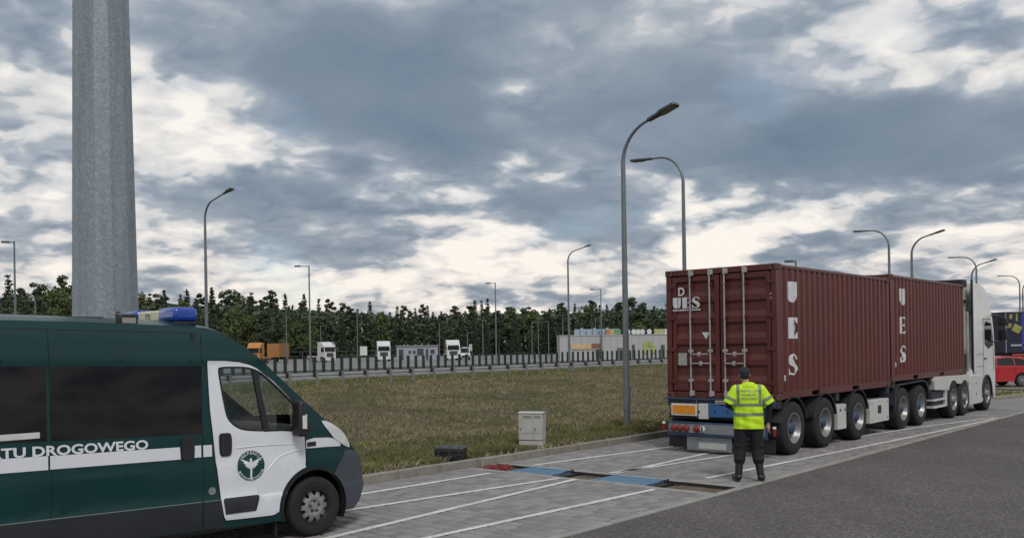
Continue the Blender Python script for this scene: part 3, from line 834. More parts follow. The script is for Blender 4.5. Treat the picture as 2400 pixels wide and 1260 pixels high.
# interior
for s in (-1, 1):
    mb = MB()
    mb.box((-.86, s * .5, .78 + .1), (.52, .5, .16)).box((-1.08, s * .5, 1.17), (.14, .5, .66), Matrix.Rotation(-.16, 3, 'Y'))
    st = mb.build('seat', M_SEAT, van, bev=.05, seg=3)
    MB().box((-1.15, s * .5, 1.60), (.09, .26, .17)).build('headrest', M_SEAT, st, bev=.03, seg=3)
MB().prism([(-.35, 1.0), (-.38, 1.20), (-.25, 1.27), (.25, 1.25), (.3, .9)], -.9, .9).build('dashboard', M_SEAT, van, bev=.03)
sw = MB()
_r = Matrix.Rotation(-.95, 3, 'Y')
sw.tube([Vector((-.50, .45, 1.36)) + _r @ Vector((.19 * math.cos(a * math.pi / 14), .19 * math.sin(a * math.pi / 14), 0)) for a in range(29)], .014, 8)
sw.box((-.47, .45, 1.33), (.1, .12, .05), _r).cyl((-.5, .45, 1.35), (-.3, .45, 1.15), .03)
sw.box((-.50, .45, 1.36), (.03, .36, .02), _r)
sw.build('steering_wheel', M_BLACK, van, smooth=50)
# roof furniture
zr = 2.475 + RAKE * 1.5
lb = bpy.data.objects.new('light_bar', None); COL.objects.link(lb); lb.parent = van; lb.location = (-1.36, 0, zr - .05); lb.scale = (1, 1, 1.18)
MB().box((0, 0, .015), (.24, 1.40, .03)).build('bar_base', M_BLACK, lb, bev=.008)
M_BLUE = mat('beacon_blue', (.006, .045, .32), .22, var=.15, vscale=8, coat=.6)
M_CREAM = mat('bar_cream', (.52, .50, .36), .35, var=.1, vscale=6)
for s in (-1, 1):
    MB().box((0, s * .485, .095), (.27, .43, .135)).build('beacon_dome', M_BLUE, lb, bev=.045, seg=3)
    MB().cyl((0, s * .41, .03), (0, s * .41, .164), .05, n=12).build('beacon_core', mat('beacon_core', (.01, .05, .25), .4), lb)
mb_ = MB().box((0, 0, .088), (.24, .52, .115)).build('bar_centre', M_CREAM, lb, bev=.02, seg=3)
bt = text_bm('ITD', .085, .003, 'CENTER')
for v in bt.verts: v.co = Vector((-.1225, -v.co.x, .055 + v.co.y))
link('bar_lettering', bm_mesh(bt, 'bar_lettering', mat('bar_text', (.10, .14, .12), .5)), None, lb)
wl = bpy.data.objects.new('work_light', None); COL.objects.link(wl); wl.parent = van; wl.location = (-2.02, -.74, zr - .075)
MB().box((0, 0, .065), (.20, .10, .13)).build('lamp_housing', M_BLACK, wl, bev=.02)
MB().box((0, -.052, .06), (.14, .008, .065)).build('lamp_lens', mat('work_lens', (.25, .24, .22), .15, coat=.5), wl)
MB().tube([(-.09, 0, .10), (-.11, 0, .125), (-.10, 0, .15), (-.07, 0, .145)], .008, 6).build('lamp_bracket', M_BLACK, wl)
MB().cyl((0, 0, -.02), (0, 0, .03), .04).build('lamp_foot', M_BLACK, wl)
MB().box((-2.55, -.2, zr + .01), (.8, .6, .05)).build('roof_hatch', M_CLAD, van, bev=.02)
# ------------------------------------------------------------------ containers, trailer, tractor
def cont_mat():
    m = bpy.data.materials.new('container_paint'); m.use_nodes = True
    nt = NT(m.node_tree); b = m.node_tree.nodes['Principled BSDF']
    tc = nt.node('ShaderNodeTexCoord').outputs['Object']
    n1, _ = nt.noise(tc, 1.2, 6, .65)
    st, _ = nt.noise(nt.v('MULTIPLY', tc, (9, 9, .6)), 1.0, 5, .6)       # run-off streaks
    sc, _ = nt.noise(nt.v('MULTIPLY', tc, (16, 16, 2.2)), 1.0, 7, .7, .6)  # scrapes
    sp, _ = nt.noise(tc, 26, 4, .7)
    c = nt.mix(1.0, (.084, .0140, .0110), nt.ramp(n1, [(.25, .78), (.75, 1.22)]), 'MULTIPLY')
    fd, _ = nt.noise(nt.v('MULTIPLY', tc, (.5, .5, .9)), 1.0, 4, .6)
    c = nt.mix(nt.m('MULTIPLY', nt.ramp(fd, [(.45, 0.0), (.70, 1.0)]), .35), c, (.115, .036, .028))
    c = nt.mix(nt.m('MULTIPLY', nt.ramp(st, [(.48, 0.0), (.70, 1.0)]), .45), c, (.045, .018, .015))
    c = nt.mix(nt.m('MULTIPLY', nt.ramp(sc, [(.66, 0.0), (.72, 1.0)]), .7), c, (.23, .12, .10))
    c = nt.mix(nt.m('MULTIPLY', nt.ramp(sp, [(.70, 0.0), (.76, 1.0)]), .6), c, (.10, .035, .015))
    nt.put(b.inputs['Base Color'], c)
    nt.put(b.inputs['Roughness'], nt.m('ADD', .30, nt.m('MULTIPLY', n1, .22)))
    bn = nt.node('ShaderNodeBump'); bn.inputs['Strength'].default_value = .15; bn.inputs['Distance'].default_value = .02
    nt.put(bn.inputs['Height'], n1); nt.put(b.inputs['Normal'], bn.outputs[0])
    return m
M_CONT = cont_mat()
M_CAST = mat('corner_casting', (.10, .035, .024), .6, var=.3, vscale=14, dirt=.5, dirt_col=(.16, .075, .03), dirt_scale=9)
M_ROD = mat('zinc_rod', (.36, .35, .36), .5, metal=.3, var=.2, vscale=9, dirt=.35, dirt_col=(.16, .12, .11), dirt_scale=6)
M_LETTER = mat('stencil_white', (.56, .56, .59), .6, var=.10, vscale=6, dirt=.25, dirt_col=(.24, .14, .13), dirt_scale=5)
M_GASKET = mat('door_gasket', (.012, .010, .011), .7)
CL, CWD, CH = 6.058, 2.438, 2.591
def corr(x):
    """corrugation depth (m, inward) along the side wall"""
    p = .262; t = (x - .16) % p
    a, s_ = .072, .052
    if t < a: return 0.0
    if t < a + s_: return .036 * (t - a) / s_
    if t < p - s_: return .036
    return .036 * (p - t) / s_
def breaks(x0, x1):
    p = .262; o = [x0]; k = math.floor((x0 - .16) / p)
    while True:
        base = .16 + k * p
        for q in (0, .072, .124, .21):
            if x0 < base + q < x1: o.append(base + q)
        if base > x1: break
        k += 1
    return o + [x1]
U_L = [[(0, .41), (.155, .41), (.155, .10), (.15, .07), (.11, .02), (.0, .055)], [(.175, .41), (.37, .41), (.37, .09), (.33, .03), (.25, 0), (.12, .0), (.16, .03), (.175, .06)]]
def letter_loops(ch):
    if ch == 'U': return [[(0, .41), (.22, .41), (.22, .05), (.185, 0), (.15, 0), (.06, .03), (.01, .09), (0, .14)], [(.24, .41), (.37, .41), (.37, .14), (.35, .07), (.30, .02), (.24, 0)]]
    if ch == 'E': return [[(0, 0), (.22, 0), (.22, .41), (0, .41)], [(.24, 0), (.37, 0), (.37, .13), (.30, .05), (.24, .04)], [(.24, .41), (.37, .41), (.37, .29), (.30, .37), (.24, .37)], [(.24, .18), (.28, .19), (.31, .13), (.31, .28), (.28, .22), (.24, .23)]]
    return [[(.36, .30), (.34, .37), (.27, .41), (.12, .41), (.03, .36), (0, .29), (.02, .23), (.12, .17), (.22, .12), (.25, .08), (.22, .04), (.14, .03), (.08, .05), (.03, .13), (.0, .13), (.0, .0), (.03, .0), (.05, .02), (.12, .0), (.24, .0), (.33, .04), (.37, .11), (.35, .18), (.27, .24), (.16, .28), (.12, .33), (.15, .38), (.23, .38), (.29, .36), (.33, .30)]]
def stencil(ch, x, z, w, h, fn, name, parent, xcuts=()):
    for lp in letter_loops(ch):
        bm = fill_bm([[(x + p[0] / .37 * w, z + p[1] / .41 * h) for p in lp]])
        cuts(bm, xcuts)
        for v in bm.verts: v.co = fn(v.co.x, v.co.y)
        link(name, bm_mesh(bm, name, M_LETTER), None, parent)
def container(label, z0, u0):
    root = thing('shipping_container', label, 'container', T(u0, 0, z0), TROT, 'dark red shipping containers on the trailer')
    # local: x forward from the door end, y 0..CWD to the left, z up
    for x in (.089, CL - .089):
        for y in (.081, CWD - .081):
            for z in (.059, CH - .059):
                co = MB().box((x, y, z), (.178, .162, .118)).build('corner_casting', M_CAST, root, bev=.008)
                yo = -.002 if y < 1 else CWD + .002
                xo = -.002 if x < 1 else CL + .002
                hm = MB()
                hm.add([Vector((x + .04 * math.cos(a * math.pi / 6), yo, z + .028 * math.sin(a * math.pi / 6))) for a in range(12)], [tuple(range(12))])
                hm.build('casting_hole', M_GASKET, co)
                hm = MB()
                hm.add([Vector((xo, y + .028 * math.cos(a * math.pi / 6), z + .04 * math.sin(a * math.pi / 6))) for a in range(12)], [tuple(range(12))])
                hm.build('casting_hole', M_GASKET, co)
    for y in (.07, CWD - .07):
        sgn = 1 if y < 1 else -1
        MB().box((.075, y, CH / 2), (.13, .116, CH - .24)).build('corner_post', M_CONT, root, bev=.012)
        MB().box((CL - .075, y, CH / 2), (.13, .116, CH - .24)).build('corner_post', M_CONT, root, bev=.012)
        yb = .012 if y < 1 else CWD - .012
        MB().box((CL / 2, yb + sgn * .028, CH - .048), (CL - .36, .06, .06)).build('top_rail', M_CONT, root, bev=.006)
        br = MB()
        xs = [.18, 1.56, 1.93, CL - 2.36, CL - 1.99, CL - .18]
        for a, b_ in ((xs[0], xs[1]), (xs[2], xs[3]), (xs[4], xs[5])): br.b2((a, yb, .015), (b_, yb + sgn * .05, .155))
        for a, b_ in ((xs[1], xs[2]), (xs[3], xs[4])):
            br.b2((a, yb + sgn * .002, .125), (b_, yb + sgn * .05, .1549)); br.b2((a, yb + sgn * .002, .0151), (b_, yb + sgn * .05, .03))
        br.build('bottom_rail', M_CONT, root)
        for a, b_ in ((xs[1], xs[2]), (xs[3], xs[4])): MB().b2((a, yb + sgn * .20, .03), (b_, yb + sgn * .21, .125)).build('fork_pocket', M_GASKET, root)
        w = MB(); xs = breaks(.13, CL - .13); vs = []
        for x in xs:
            for z in (.15, CH - .07): vs.append((x, (.014 + corr(x)) if y < 1 else CWD - .014 - corr(x), z))
        w.add(vs, [(2 * i, 2 * i + 2, 2 * i + 3, 2 * i + 1) for i in range(len(xs) - 1)])
        w.build('side_wall', M_CONT, root)
    rf = MB(); xs = breaks(.15, CL - .15); vs = []
    for x in xs:
        for yy in (.05, CWD - .05): vs.append((x, yy, CH - .03 - corr(x) * .5))
    rf.add(vs, [(2 * i, 2 * i + 1, 2 * i + 3, 2 * i + 2) for i in range(len(xs) - 1)])
    rf.build('roof', M_CONT, root)
    MB().b2((.1, .04, .10), (CL - .1, CWD - .04, .14)).build('floor', M_GASKET, root)
    MB().b2((CL - .08, .1, .12), (CL - .04, CWD - .1, CH - .1)).build('front_wall', M_CONT, root)
    MB().b2((.02, .16, CH - .115), (.13, CWD - .16, CH - .002)).build('door_header', M_CONT, root, bev=.006)
    MB().b2((.02, .16, .004), (.13, CWD - .16, .125)).build('door_sill', M_CONT, root, bev=.006)
    for k, (y0, y1) in enumerate(((.135, CWD / 2 - .006), (CWD / 2 + .006, CWD - .135))):
        d = MB().b2((.072, y0, .135), (.095, y1, CH - .125)).build('door', M_GASKET, root)
        fr = MB()
        x0 = .028
        fr.b2((x0, y0 + .012, .15), (.08, y0 + .10, CH - .14)).b2((x0, y1 - .10, .15), (.08, y1 - .012, CH - .14))
        fr.b2((x0 + .001, y0 + .099, .15), (.08, y1 - .099, .25)).b2((x0 + .001, y0 + .099, CH - .24), (.08, y1 - .099, CH - .14))
        fr.build('door_frame', M_CONT, d, bev=.005)
        # pressed panel: proud flats between recessed troughs
        zs = [.25]; prof = [(.25, .030)]
        nb = 5; H0, H1 = .25, CH - .24; ph = (H1 - H0) / nb
        for i in range(nb):
            z = H0 + i * ph
            prof += [(z + .02, .032), (z + ph * .26, .032), (z + ph * .26 + .10, .070), (z + ph - .05, .070), (z + ph, .032)]
        pm = MB(); vs = []
        for z, x in prof: vs += [(x, y0 + .095, z), (x, y1 - .095, z)]
        pm.add(vs, [(2 * i, 2 * i + 1, 2 * i + 3, 2 * i + 2) for i in range(len(prof) - 1)])
        pm.build('door_panel', M_CONT, d)
        rods = (.68, 1.095) if k == 0 else (1.42, 1.86)
        for j, ry in enumerate(rods):
            MB().cyl((-.012, ry, .09), (-.012, ry, CH - .07), .0175, n=10).build('lock_rod', M_ROD, d, smooth=50)
            for z in (.10, CH - .085):
                MB().box((-.004, ry - .04, z), (.05, .06, .10)).build('cam_keeper', M_ROD, d, bev=.006)
                MB().box((-.012, ry, z), (.045, .05, .12)).build('rod_cam', M_ROD, d, bev=.005)
            for z in (.36, .95, 1.60, 2.25):
                MB().box((.0, ry, z), (.05, .10, .055)).build('rod_bracket', M_CONT if z > 1 else M_ROD, d, bev=.005)
            sg = 1 if j == 0 else -1
            zz = .885 if j == 0 else .70
            if k == 1: zz = .70 if j == 0 else .885
            MB().tube([(-.03, ry, zz), (-.045, ry + sg * .04, zz), (-.045, ry + sg * .36, zz), (-.035, ry + sg * .40, zz)], [.012, .013, .013, .016], 8).build('lock_handle', M_ROD, d, smooth=50)
            MB().box((-.03, ry + sg * .20, zz), (.05, .05, .09)).build('handle_latch', M_ROD, d, bev=.008)
        ye = y0 if k == 0 else y1
        for z in (.33, .98, 1.62, 2.26):
            sg = -1 if k == 0 else 1
            MB().box((.022, ye + sg * .0, z), (.045, .16, .075)).build('hinge', M_CONT, d, bev=.006)
            MB().cyl((.0, ye + sg * .035, z - .06), (.0, ye + sg * .035, z + .06), .014, n=8).build('hinge_pin', M_CONT, d)
    # lettering
    if u0 < 3:
        f = lambda x, z: Vector((.024, x, z))
        def rtext(ch, y, z, w, h, nm='lettering'):
            bm = text_bm(ch, h * 1.40, h * .035)
            xs_ = [v.co.x for v in bm.verts]; ys_ = [v.co.y for v in bm.verts]
            for v in bm.verts: v.co = Vector((.0235, y - (v.co.x - min(xs_)) / (max(xs_) - min(xs_)) * w, z + (v.co.y - min(ys_)) / (max(ys_) - min(ys_)) * h))
            link(nm, bm_mesh(bm, nm, M_LETTER), None, root)
        for i, ch in enumerate('UES'): stencil(ch, 0, 0, .185, .22, lambda x, z, i=i: Vector((.0225, 2.275 - i * .22 - x, 1.815 + z)), 'lettering', root)
        rtext('D', 2.15, 2.07, .15, .17)
        for i in range(12):     # a line of lettering too small to read
            MB().b2((.0245, 2.28 - i * .054, 1.765), (.0265, 2.28 - i * .054 - .04, 1.795)).build('small_print', M_LETTER, root)
        MB().add([(.0245, 1.62, 1.32), (.0245, 1.43, 1.32), (.0245, 1.525, 1.18)], [(0, 1, 2)]).build('warning_triangle', M_LETTER, root)
        MB().b2((.018, 2.165, .66), (.0245, 1.965, .91)).build('data_plate', mat('data_plate', (.32, .33, .31), .5, metal=.3, var=.3, vscale=30), root)
        rtext('2', .155, 1.93, .07, .11)
    sidefn = lambda x, z: Vector((x, .014 + corr(x) - .003, z))
    x0 = .55 if u0 < 3 else .66
    for ch, z in zip('UES', (1.86, 1.165, .46)): stencil(ch, x0, z, .38, .41, sidefn, 'side_letter', root, breaks(x0 - .05, x0 + .45)[1:-1])
    bm = text_bm('1', .15, .004)
    for v in bm.verts: v.co = sidefn(v.co.x + .34, v.co.y + .36)
    link('side_letter', bm_mesh(bm, 'side_letter', M_LETTER), None, root)
    # scraped paint and rust marks near the forward end
    for x, za, zb, w, c in ((5.22, 1.55, 2.35, .020, 0), (5.26, .95, 1.35, .016, 0), (5.53, 1.60, 1.78, .045, 1), (5.54, 1.18, 1.36, .05, 0), (5.20, .72, .90, .022, 0), (5.30, 1.45, 1.5, .03, 1)) if u0 < 3 else ((5.50, 1.30, 1.52, .04, 0), (5.28, 1.75, 1.95, .018, 0), (.42, .50, .66, .03, 1)):
        n = 9; L_ = [(x + random.uniform(-.35, .35) * w - w / 2 * math.sin(math.pi * (i + .4) / n), za + (zb - za) * i / (n - 1)) for i in range(n)]
        R_ = [(p[0] + w * (.3 + .7 * math.sin(math.pi * (i + .4) / n)), p[1]) for i, p in enumerate(L_)]
        bm = fill_bm([L_ + R_[::-1]]); cuts(bm, breaks(x - .2, x + .2)[1:-1])
        for v in bm.verts: v.co = sidefn(v.co.x, v.co.y)
        link('scrape_mark', bm_mesh(bm, 'scrape_mark', mat('rust_yellow', (.22, .12, .03), .8, var=.3, vscale=20) if c else mat('scraped_primer', (.24, .15, .14), .7, var=.3, vscale=20)), None, root)
    return root
container('dark red container lettered U E S, with its lock-rod doors to the rear', 1.079, 0.0)
container('dark red corrugated container just behind the white tractor cab', 1.18, 6.158)

# --- wheels shared by trailer and tractor
M_HUB = mat('blue_hub', (.014, .045, .10), .5, var=.25, vscale=20, dirt=.4, dirt_scale=8)
M_RIM = mat('silver_rim', (.25, .25, .26), .38, metal=.5, var=.14, vscale=10, dirt=.4, dirt_col=(.16, .15, .14), dirt_scale=7)
def wheel_meshes(r, w, rim_r, hubm, dish):
    ty = MB().lathe([(rim_r - .01, -w / 2), (r * .82, -w / 2 - .008), (r * .96, -w / 2 + .012), (r, -w / 2 + .05), (r, w / 2 - .05), (r * .96, w / 2 - .012), (r * .82, w / 2 + .008), (rim_r - .01, w / 2)], (0, 0, 0), (0, -1, 0), 48)
    for k in range(4):
        o = -w / 2 + .07 + k * (w - .14) / 3
        ty.lathe([(r + .001, o), (r - .012, o + .008), (r + .001, o + .016)], (0, 0, 0), (0, -1, 0), 48)
    ri = MB().lathe([(rim_r + .012, w / 2 - .005), (rim_r + .010, w / 2 + .006), (rim_r - .012, w / 2 + .004), (rim_r - .03, w / 2 - .03), (rim_r - .055, w / 2 - dish * .8), (rim_r - .09, w / 2 - dish)], (0, 0, 0), (0, -1, 0), 48)
    di = MB().lathe([(rim_r - .085, w / 2 - dish), (rim_r * .52, w / 2 - dish + .03), (rim_r * .50, w / 2 - dish + .02)], (0, 0, 0), (0, -1, 0), 40)
    hu = MB().lathe([(rim_r * .51, w / 2 - dish + .02), (rim_r * .42, w / 2 - dish + .03), (rim_r * .40, w / 2 - dish + .085), (rim_r * .30, w / 2 - dish + .11), (0, w / 2 - dish + .115)], (0, 0, 0), (0, -1, 0), 32)
    nut = MB().cyl((0, 0, 0), (0, -.05, 0), .016, .014, 6)
    hole = MB().cyl((0, 0, 0), (0, -.012, 0), .028, .028, 10)
    return [('tyre', ty.mesh('tyre', M_RUBBER, 50)), ('rim', ri.mesh('rim', M_RIM, 50)), ('disc', di.mesh('disc', M_RIM, 50)), ('hub', hu.mesh('hub', hubm, 50))], nut.mesh('wheel_nut', M_RIM), hole.mesh('rim_hole', M_GASKET), (w / 2 - dish, rim_r)
WT = wheel_meshes(.515, .385, .29, M_HUB, .13)
WF = wheel_meshes(.51, .315, .29, mat('grey_hub', (.2, .2, .2), .5, metal=.4), .07)
def put_wheel(parent, x, y, side, wm, r=.515, detail=True):
    w = bpy.data.objects.new('wheel', None); COL.objects.link(w); w.parent = parent
    w.location = (x, y, r); w.rotation_euler = (0, random.uniform(0, 6), 0 if side < 0 else math.pi)
    parts, nut, hole, (d, rr) = wm
    for nme, me in parts: link(nme, me, None, w)
    if detail:
        for k in range(10):
            a = k * math.pi / 5
            link('wheel_nut', nut, None, w, (rr * .58 * math.cos(a), -d - .02, rr * .58 * math.sin(a)))
            link('rim_hole', hole, None, w, (rr * .70 * math.cos(a + .3), -d - .004, rr * .70 * math.sin(a + .3)))
    return w
# --- trailer (container chassis)
M_CHBLUE = mat('chassis_blue', (.014, .042, .092), .5, var=.2, vscale=4, dirt=.45, dirt_col=(.04, .042, .045), dirt_scale=3)
M_CHDK = mat('chassis_dark', (.012, .016, .026), .6, var=.25, vscale=4, dirt=.4, dirt_col=(.045, .042, .04), dirt_scale=3)
M_BRBLUE = mat('plate_blue', (.02, .095, .25), .45, var=.15, vscale=4, dirt=.2, dirt_col=(.03, .05, .09), dirt_scale=6)
M_RED = mat('tail_red', (.20, .012, .010), .25, var=.2, vscale=14, coat=.5)
M_WHITEBOX = mat('white_steel', (.50, .50, .49), .45, var=.06, vscale=3, dirt=.35, dirt_col=(.20, .19, .17), dirt_scale=3)
M_GALV = mat('galvanised', (.24, .26, .28), .45, metal=.45, var=.15, vscale=6, dirt=.3, dirt_col=(.13, .13, .13), dirt_scale=4)
M_AMBERP = mat('reflector_amber', (.60, .22, .012), .45, var=.12, vscale=10)
M_FENDER = mat('fender_black', (.014, .015, .018), .5, var=.2, vscale=4, dirt=.35, dirt_col=(.05, .05, .048), dirt_scale=4)
tr = thing('container_trailer', 'long dark blue container chassis with five axles, amber rear plate and round tail lamps', 'trailer', T(0, 0, 0), TROT)



for y0 in (.78, 1.51):
    MB().prism([(-.02, .70), (6.0, .70), (8.9, .95), (12.2, 1.0), (12.2, 1.16), (6.2, 1.16), (6.1, 1.06), (-.02, 1.06)], y0, y0 + .14).build('chassis_beam', M_CHDK, tr)
for x in (.10, 2.9, 5.95, 6.35, 9.2, 12.05):
    zt = 1.075 if x < 6.2 else 1.175
    MB().b2((x - .09, .03, zt - .16), (x + .09, CWD - .03, zt)).build('bolster', M_CHDK, tr, bev=.01)
AX = [.66, 2.16, 3.98, 6.90, 8.22]
for x in AX:
    MB().cyl((x, .2, .515), (x, CWD - .2, .515), .075, n=12).build('axle', M_CHDK, tr)
    put_wheel(tr, x, .19, -1, WT); put_wheel(tr, x, CWD - .19, 1, WT, detail=False)
    for y in (.19, CWD - .19):
        if x < 6:
            f_ = MB(); pr = arc(x, .53, .60, 12, 168, 16); n = len(pr)
            ya, yb = y - .20, y + .20
            vs = [(p[0], ya, p[1]) for p in pr] + [(p[0], yb, p[1]) for p in pr]
            pi_ = arc(x, .53, .575, 12, 168, 16)
            vs += [(p[0], ya, p[1]) for p in pi_] + [(p[0], yb, p[1]) for p in pi_]
            f_.add(vs, [(i, i + 1, n + i + 1, n + i) for i in range(n - 1)] + [(2 * n + i, 2 * n + i + 1, 3 * n + i + 1, 3 * n + i) for i in range(n - 1)] + [(i, i + 1, 2 * n + i + 1, 2 * n + i) for i in range(n - 1)] + [(n + i, n + i + 1, 3 * n + i + 1, 3 * n + i) for i in range(n - 1)])
            f_.build('mudguard', M_FENDER, tr, smooth=50)
for y in (.19, CWD - .19):      # long flat-topped guard over the front pair
    pr = [(6.28, .62), (6.30, .85), (6.42, 1.04), (6.60, 1.12), (8.45, 1.16), (8.70, 1.10), (8.86, .95), (8.90, .62), (8.86, .62), (8.80, .92), (8.66, 1.06), (8.44, 1.12), (6.62, 1.08), (6.46, 1.0), (6.35, .84), (6.32, .62)]
    MB().prism(pr, y - .20, y + .20).build('mudguard', M_CHDK, tr, smooth=40)
def boxpart(a, b_, nm, m, bev=.01, parent=None): return MB().b2(a, b_).build(nm, m, parent or tr, bev=bev)
for yy in (0.03, CWD - .43):
    b1 = boxpart((2.88, yy, .30), (3.36, yy + .4, .83), 'tool_box', M_WHITEBOX)
    b2_ = boxpart((4.76, yy, .29), (5.98, yy + .4, .82), 'pallet_box', M_WHITEBOX)
    fy = yy - .004 if yy < 1 else yy + .404
    for p in ((3.0, .69), (3.25, .69)): boxpart((p[0], fy - .006, p[1]), (p[0] + .05, fy + .006, p[1] + .05), 'latch', M_BLACK, 0, b1)
    boxpart((5.25, fy - .006, .50), (5.45, fy + .006, .68), 'latch', M_BLACK, 0, b2_)
    for p in ((4.86, .73), (5.86, .73), (4.86, .36), (5.86, .36)): boxpart((p[0], fy - .005, p[1]), (p[0] + .035, fy + .005, p[1] + .035), 'latch', M_GALV, 0, b2_)
# rear end: x negative is behind the containers
boxpart((-.03, .05, .93), (.06, 2.40, 1.07), 'rear_bolster', M_CHBLUE)
boxpart((-.10, .10, 1.055), (.02, 2.47, 1.085), 'rear_cap', M_CHBLUE, .004)
boxpart((.0, .18, .66), (.10, 2.30, .94), 'rear_crossmember', M_CHDK)
pl = boxpart((-.13, 1.67, .735), (-.10, 2.26, .975), 'marker_plate', mat('plate_white', (.55, .54, .5), .5, var=.1), .004)
boxpart((-.137, 1.705, .77), (-.131, 2.225, .94), 'marker_face', M_AMBERP, 0, pl)
boxpart((-.10, 1.69, .70), (-.09, 1.70, 1.05), 'plate_bracket', M_GALV, 0)
gb = boxpart((-.14, 1.425, .68), (-.04, 1.635, .985), 'junction_box', M_WHITEBOX, .008)
boxpart((-.147, 1.60, .80), (-.14, 1.63, .84), 'lock', M_BLACK, 0, gb)
bp = MB().prism([(1.42, .72), (.45, .74), (.45, 1.0), (.80, 1.04), (.93, .985), (1.05, .955), (1.17, .955), (1.29, .985), (1.42, 1.0)], -.12, -.08, 'x').build('blue_plate', M_BRBLUE, tr, bev=.004)
for y in (1.28, 1.0): MB().cyl((-.126, y, .84), (-.118, y, .84), .022, n=12).build('plate_hole', M_BLACK, bp)
lp = boxpart((-.115, .93, .985), (-.09, 1.27, 1.05), 'lettered_strip', mat('strip_cream', (.42, .40, .34), .5, var=.15, vscale=20), .003)
for i in range(9): boxpart((-.119, 1.245 - i * .034, 1.0), (-.1155, 1.225 - i * .034, 1.037), 'small_print', M_BLACK, 0, lp)
bb = boxpart((-.22, .16, .34), (-.12, 2.30, .615), 'under_run_beam', M_CHBLUE, .012)
boxpart((-.226, .62, .40), (-.219, 1.46, .585), 'grey_panel', M_GALV, .002, bb)
boxpart((-.228, 1.45, .41), (-.2195, 2.26, .575), 'lamp_panel', mat('lamp_panel', (.22, .19, .19), .5, var=.25, vscale=10), .002, bb)
boxpart((-.228, .18, .41), (-.2195, .62, .575), 'lamp_panel', mat('lamp_panel', (.2, .2, .2)), .002, bb)
for y in (2.15, 2.005, 1.86, 1.62, .30, .44, .56):
    L = MB().lathe([(.066, -.005), (.066, .02), (.058, .032), (.03, .038), (0, .04)], (-.228, y, .493), (-1, 0, 0), 20).build('tail_lamp', M_RED, tr, smooth=60)
    MB().lathe([(.068, 0), (.076, .012), (.068, .018)], (-.228, y, .493), (-1, 0, 0), 20).build('lamp_ring', M_BLACK, L, smooth=60)
L = MB().lathe([(.055, 0), (.055, .02), (0, .03)], (-.228, 1.49, .493), (-1, 0, 0), 16).build('reverse_lamp', M_LAMPW, tr, smooth=60)
MB().box((-.262, 1.49, .493), (.008, .03, .09)).build('lamp_guard', M_BLACK, L)
boxpart((-.06, 1.90, .09), (-.04, 2.36, .34), 'mud_flap', M_BLACK, 0)
boxpart((-.06, .06, .09), (-.04, .50, .34), 'mud_flap', M_BLACK, 0)
boxpart((-.16, .90, .065), (-.14, 1.89, .33), 'rear_plate_panel', M_GALV, .003)
boxpart((-.165, 1.02, .10), (-.161, 1.62, .22), 'licence_plate', mat('plate_blank', (.40, .41, .40), .5, var=.1, vscale=12), 0)
for y, zc in ((2.42, .50), (.02, .50)):
    mk = MB().cyl((-.16, y, .42), (-.16, y, .56), .03, .035, 10).build('marker_lamp', M_RED, tr, smooth=50)
    MB().cyl((-.16, y, .56), (-.16, y, .60), .035, .03, 10).build('marker_cap', M_LAMPW, mk)
MB().tube([(9.0, 1.22, .9), (9.6, 1.22, .85), (10.2, 1.22, .9)], .05, 8).build('landing_strut', M_CHDK, tr)
for y in (.55, 1.88):
    MB().b2((9.25, y - .07, .30), (9.39, y + .07, 1.0)).build('landing_leg', M_CHDK, tr, bev=.01)
    MB().b2((9.2, y - .11, .26), (9.44, y + .11, .30)).build('leg_foot', M_CHDK, tr)

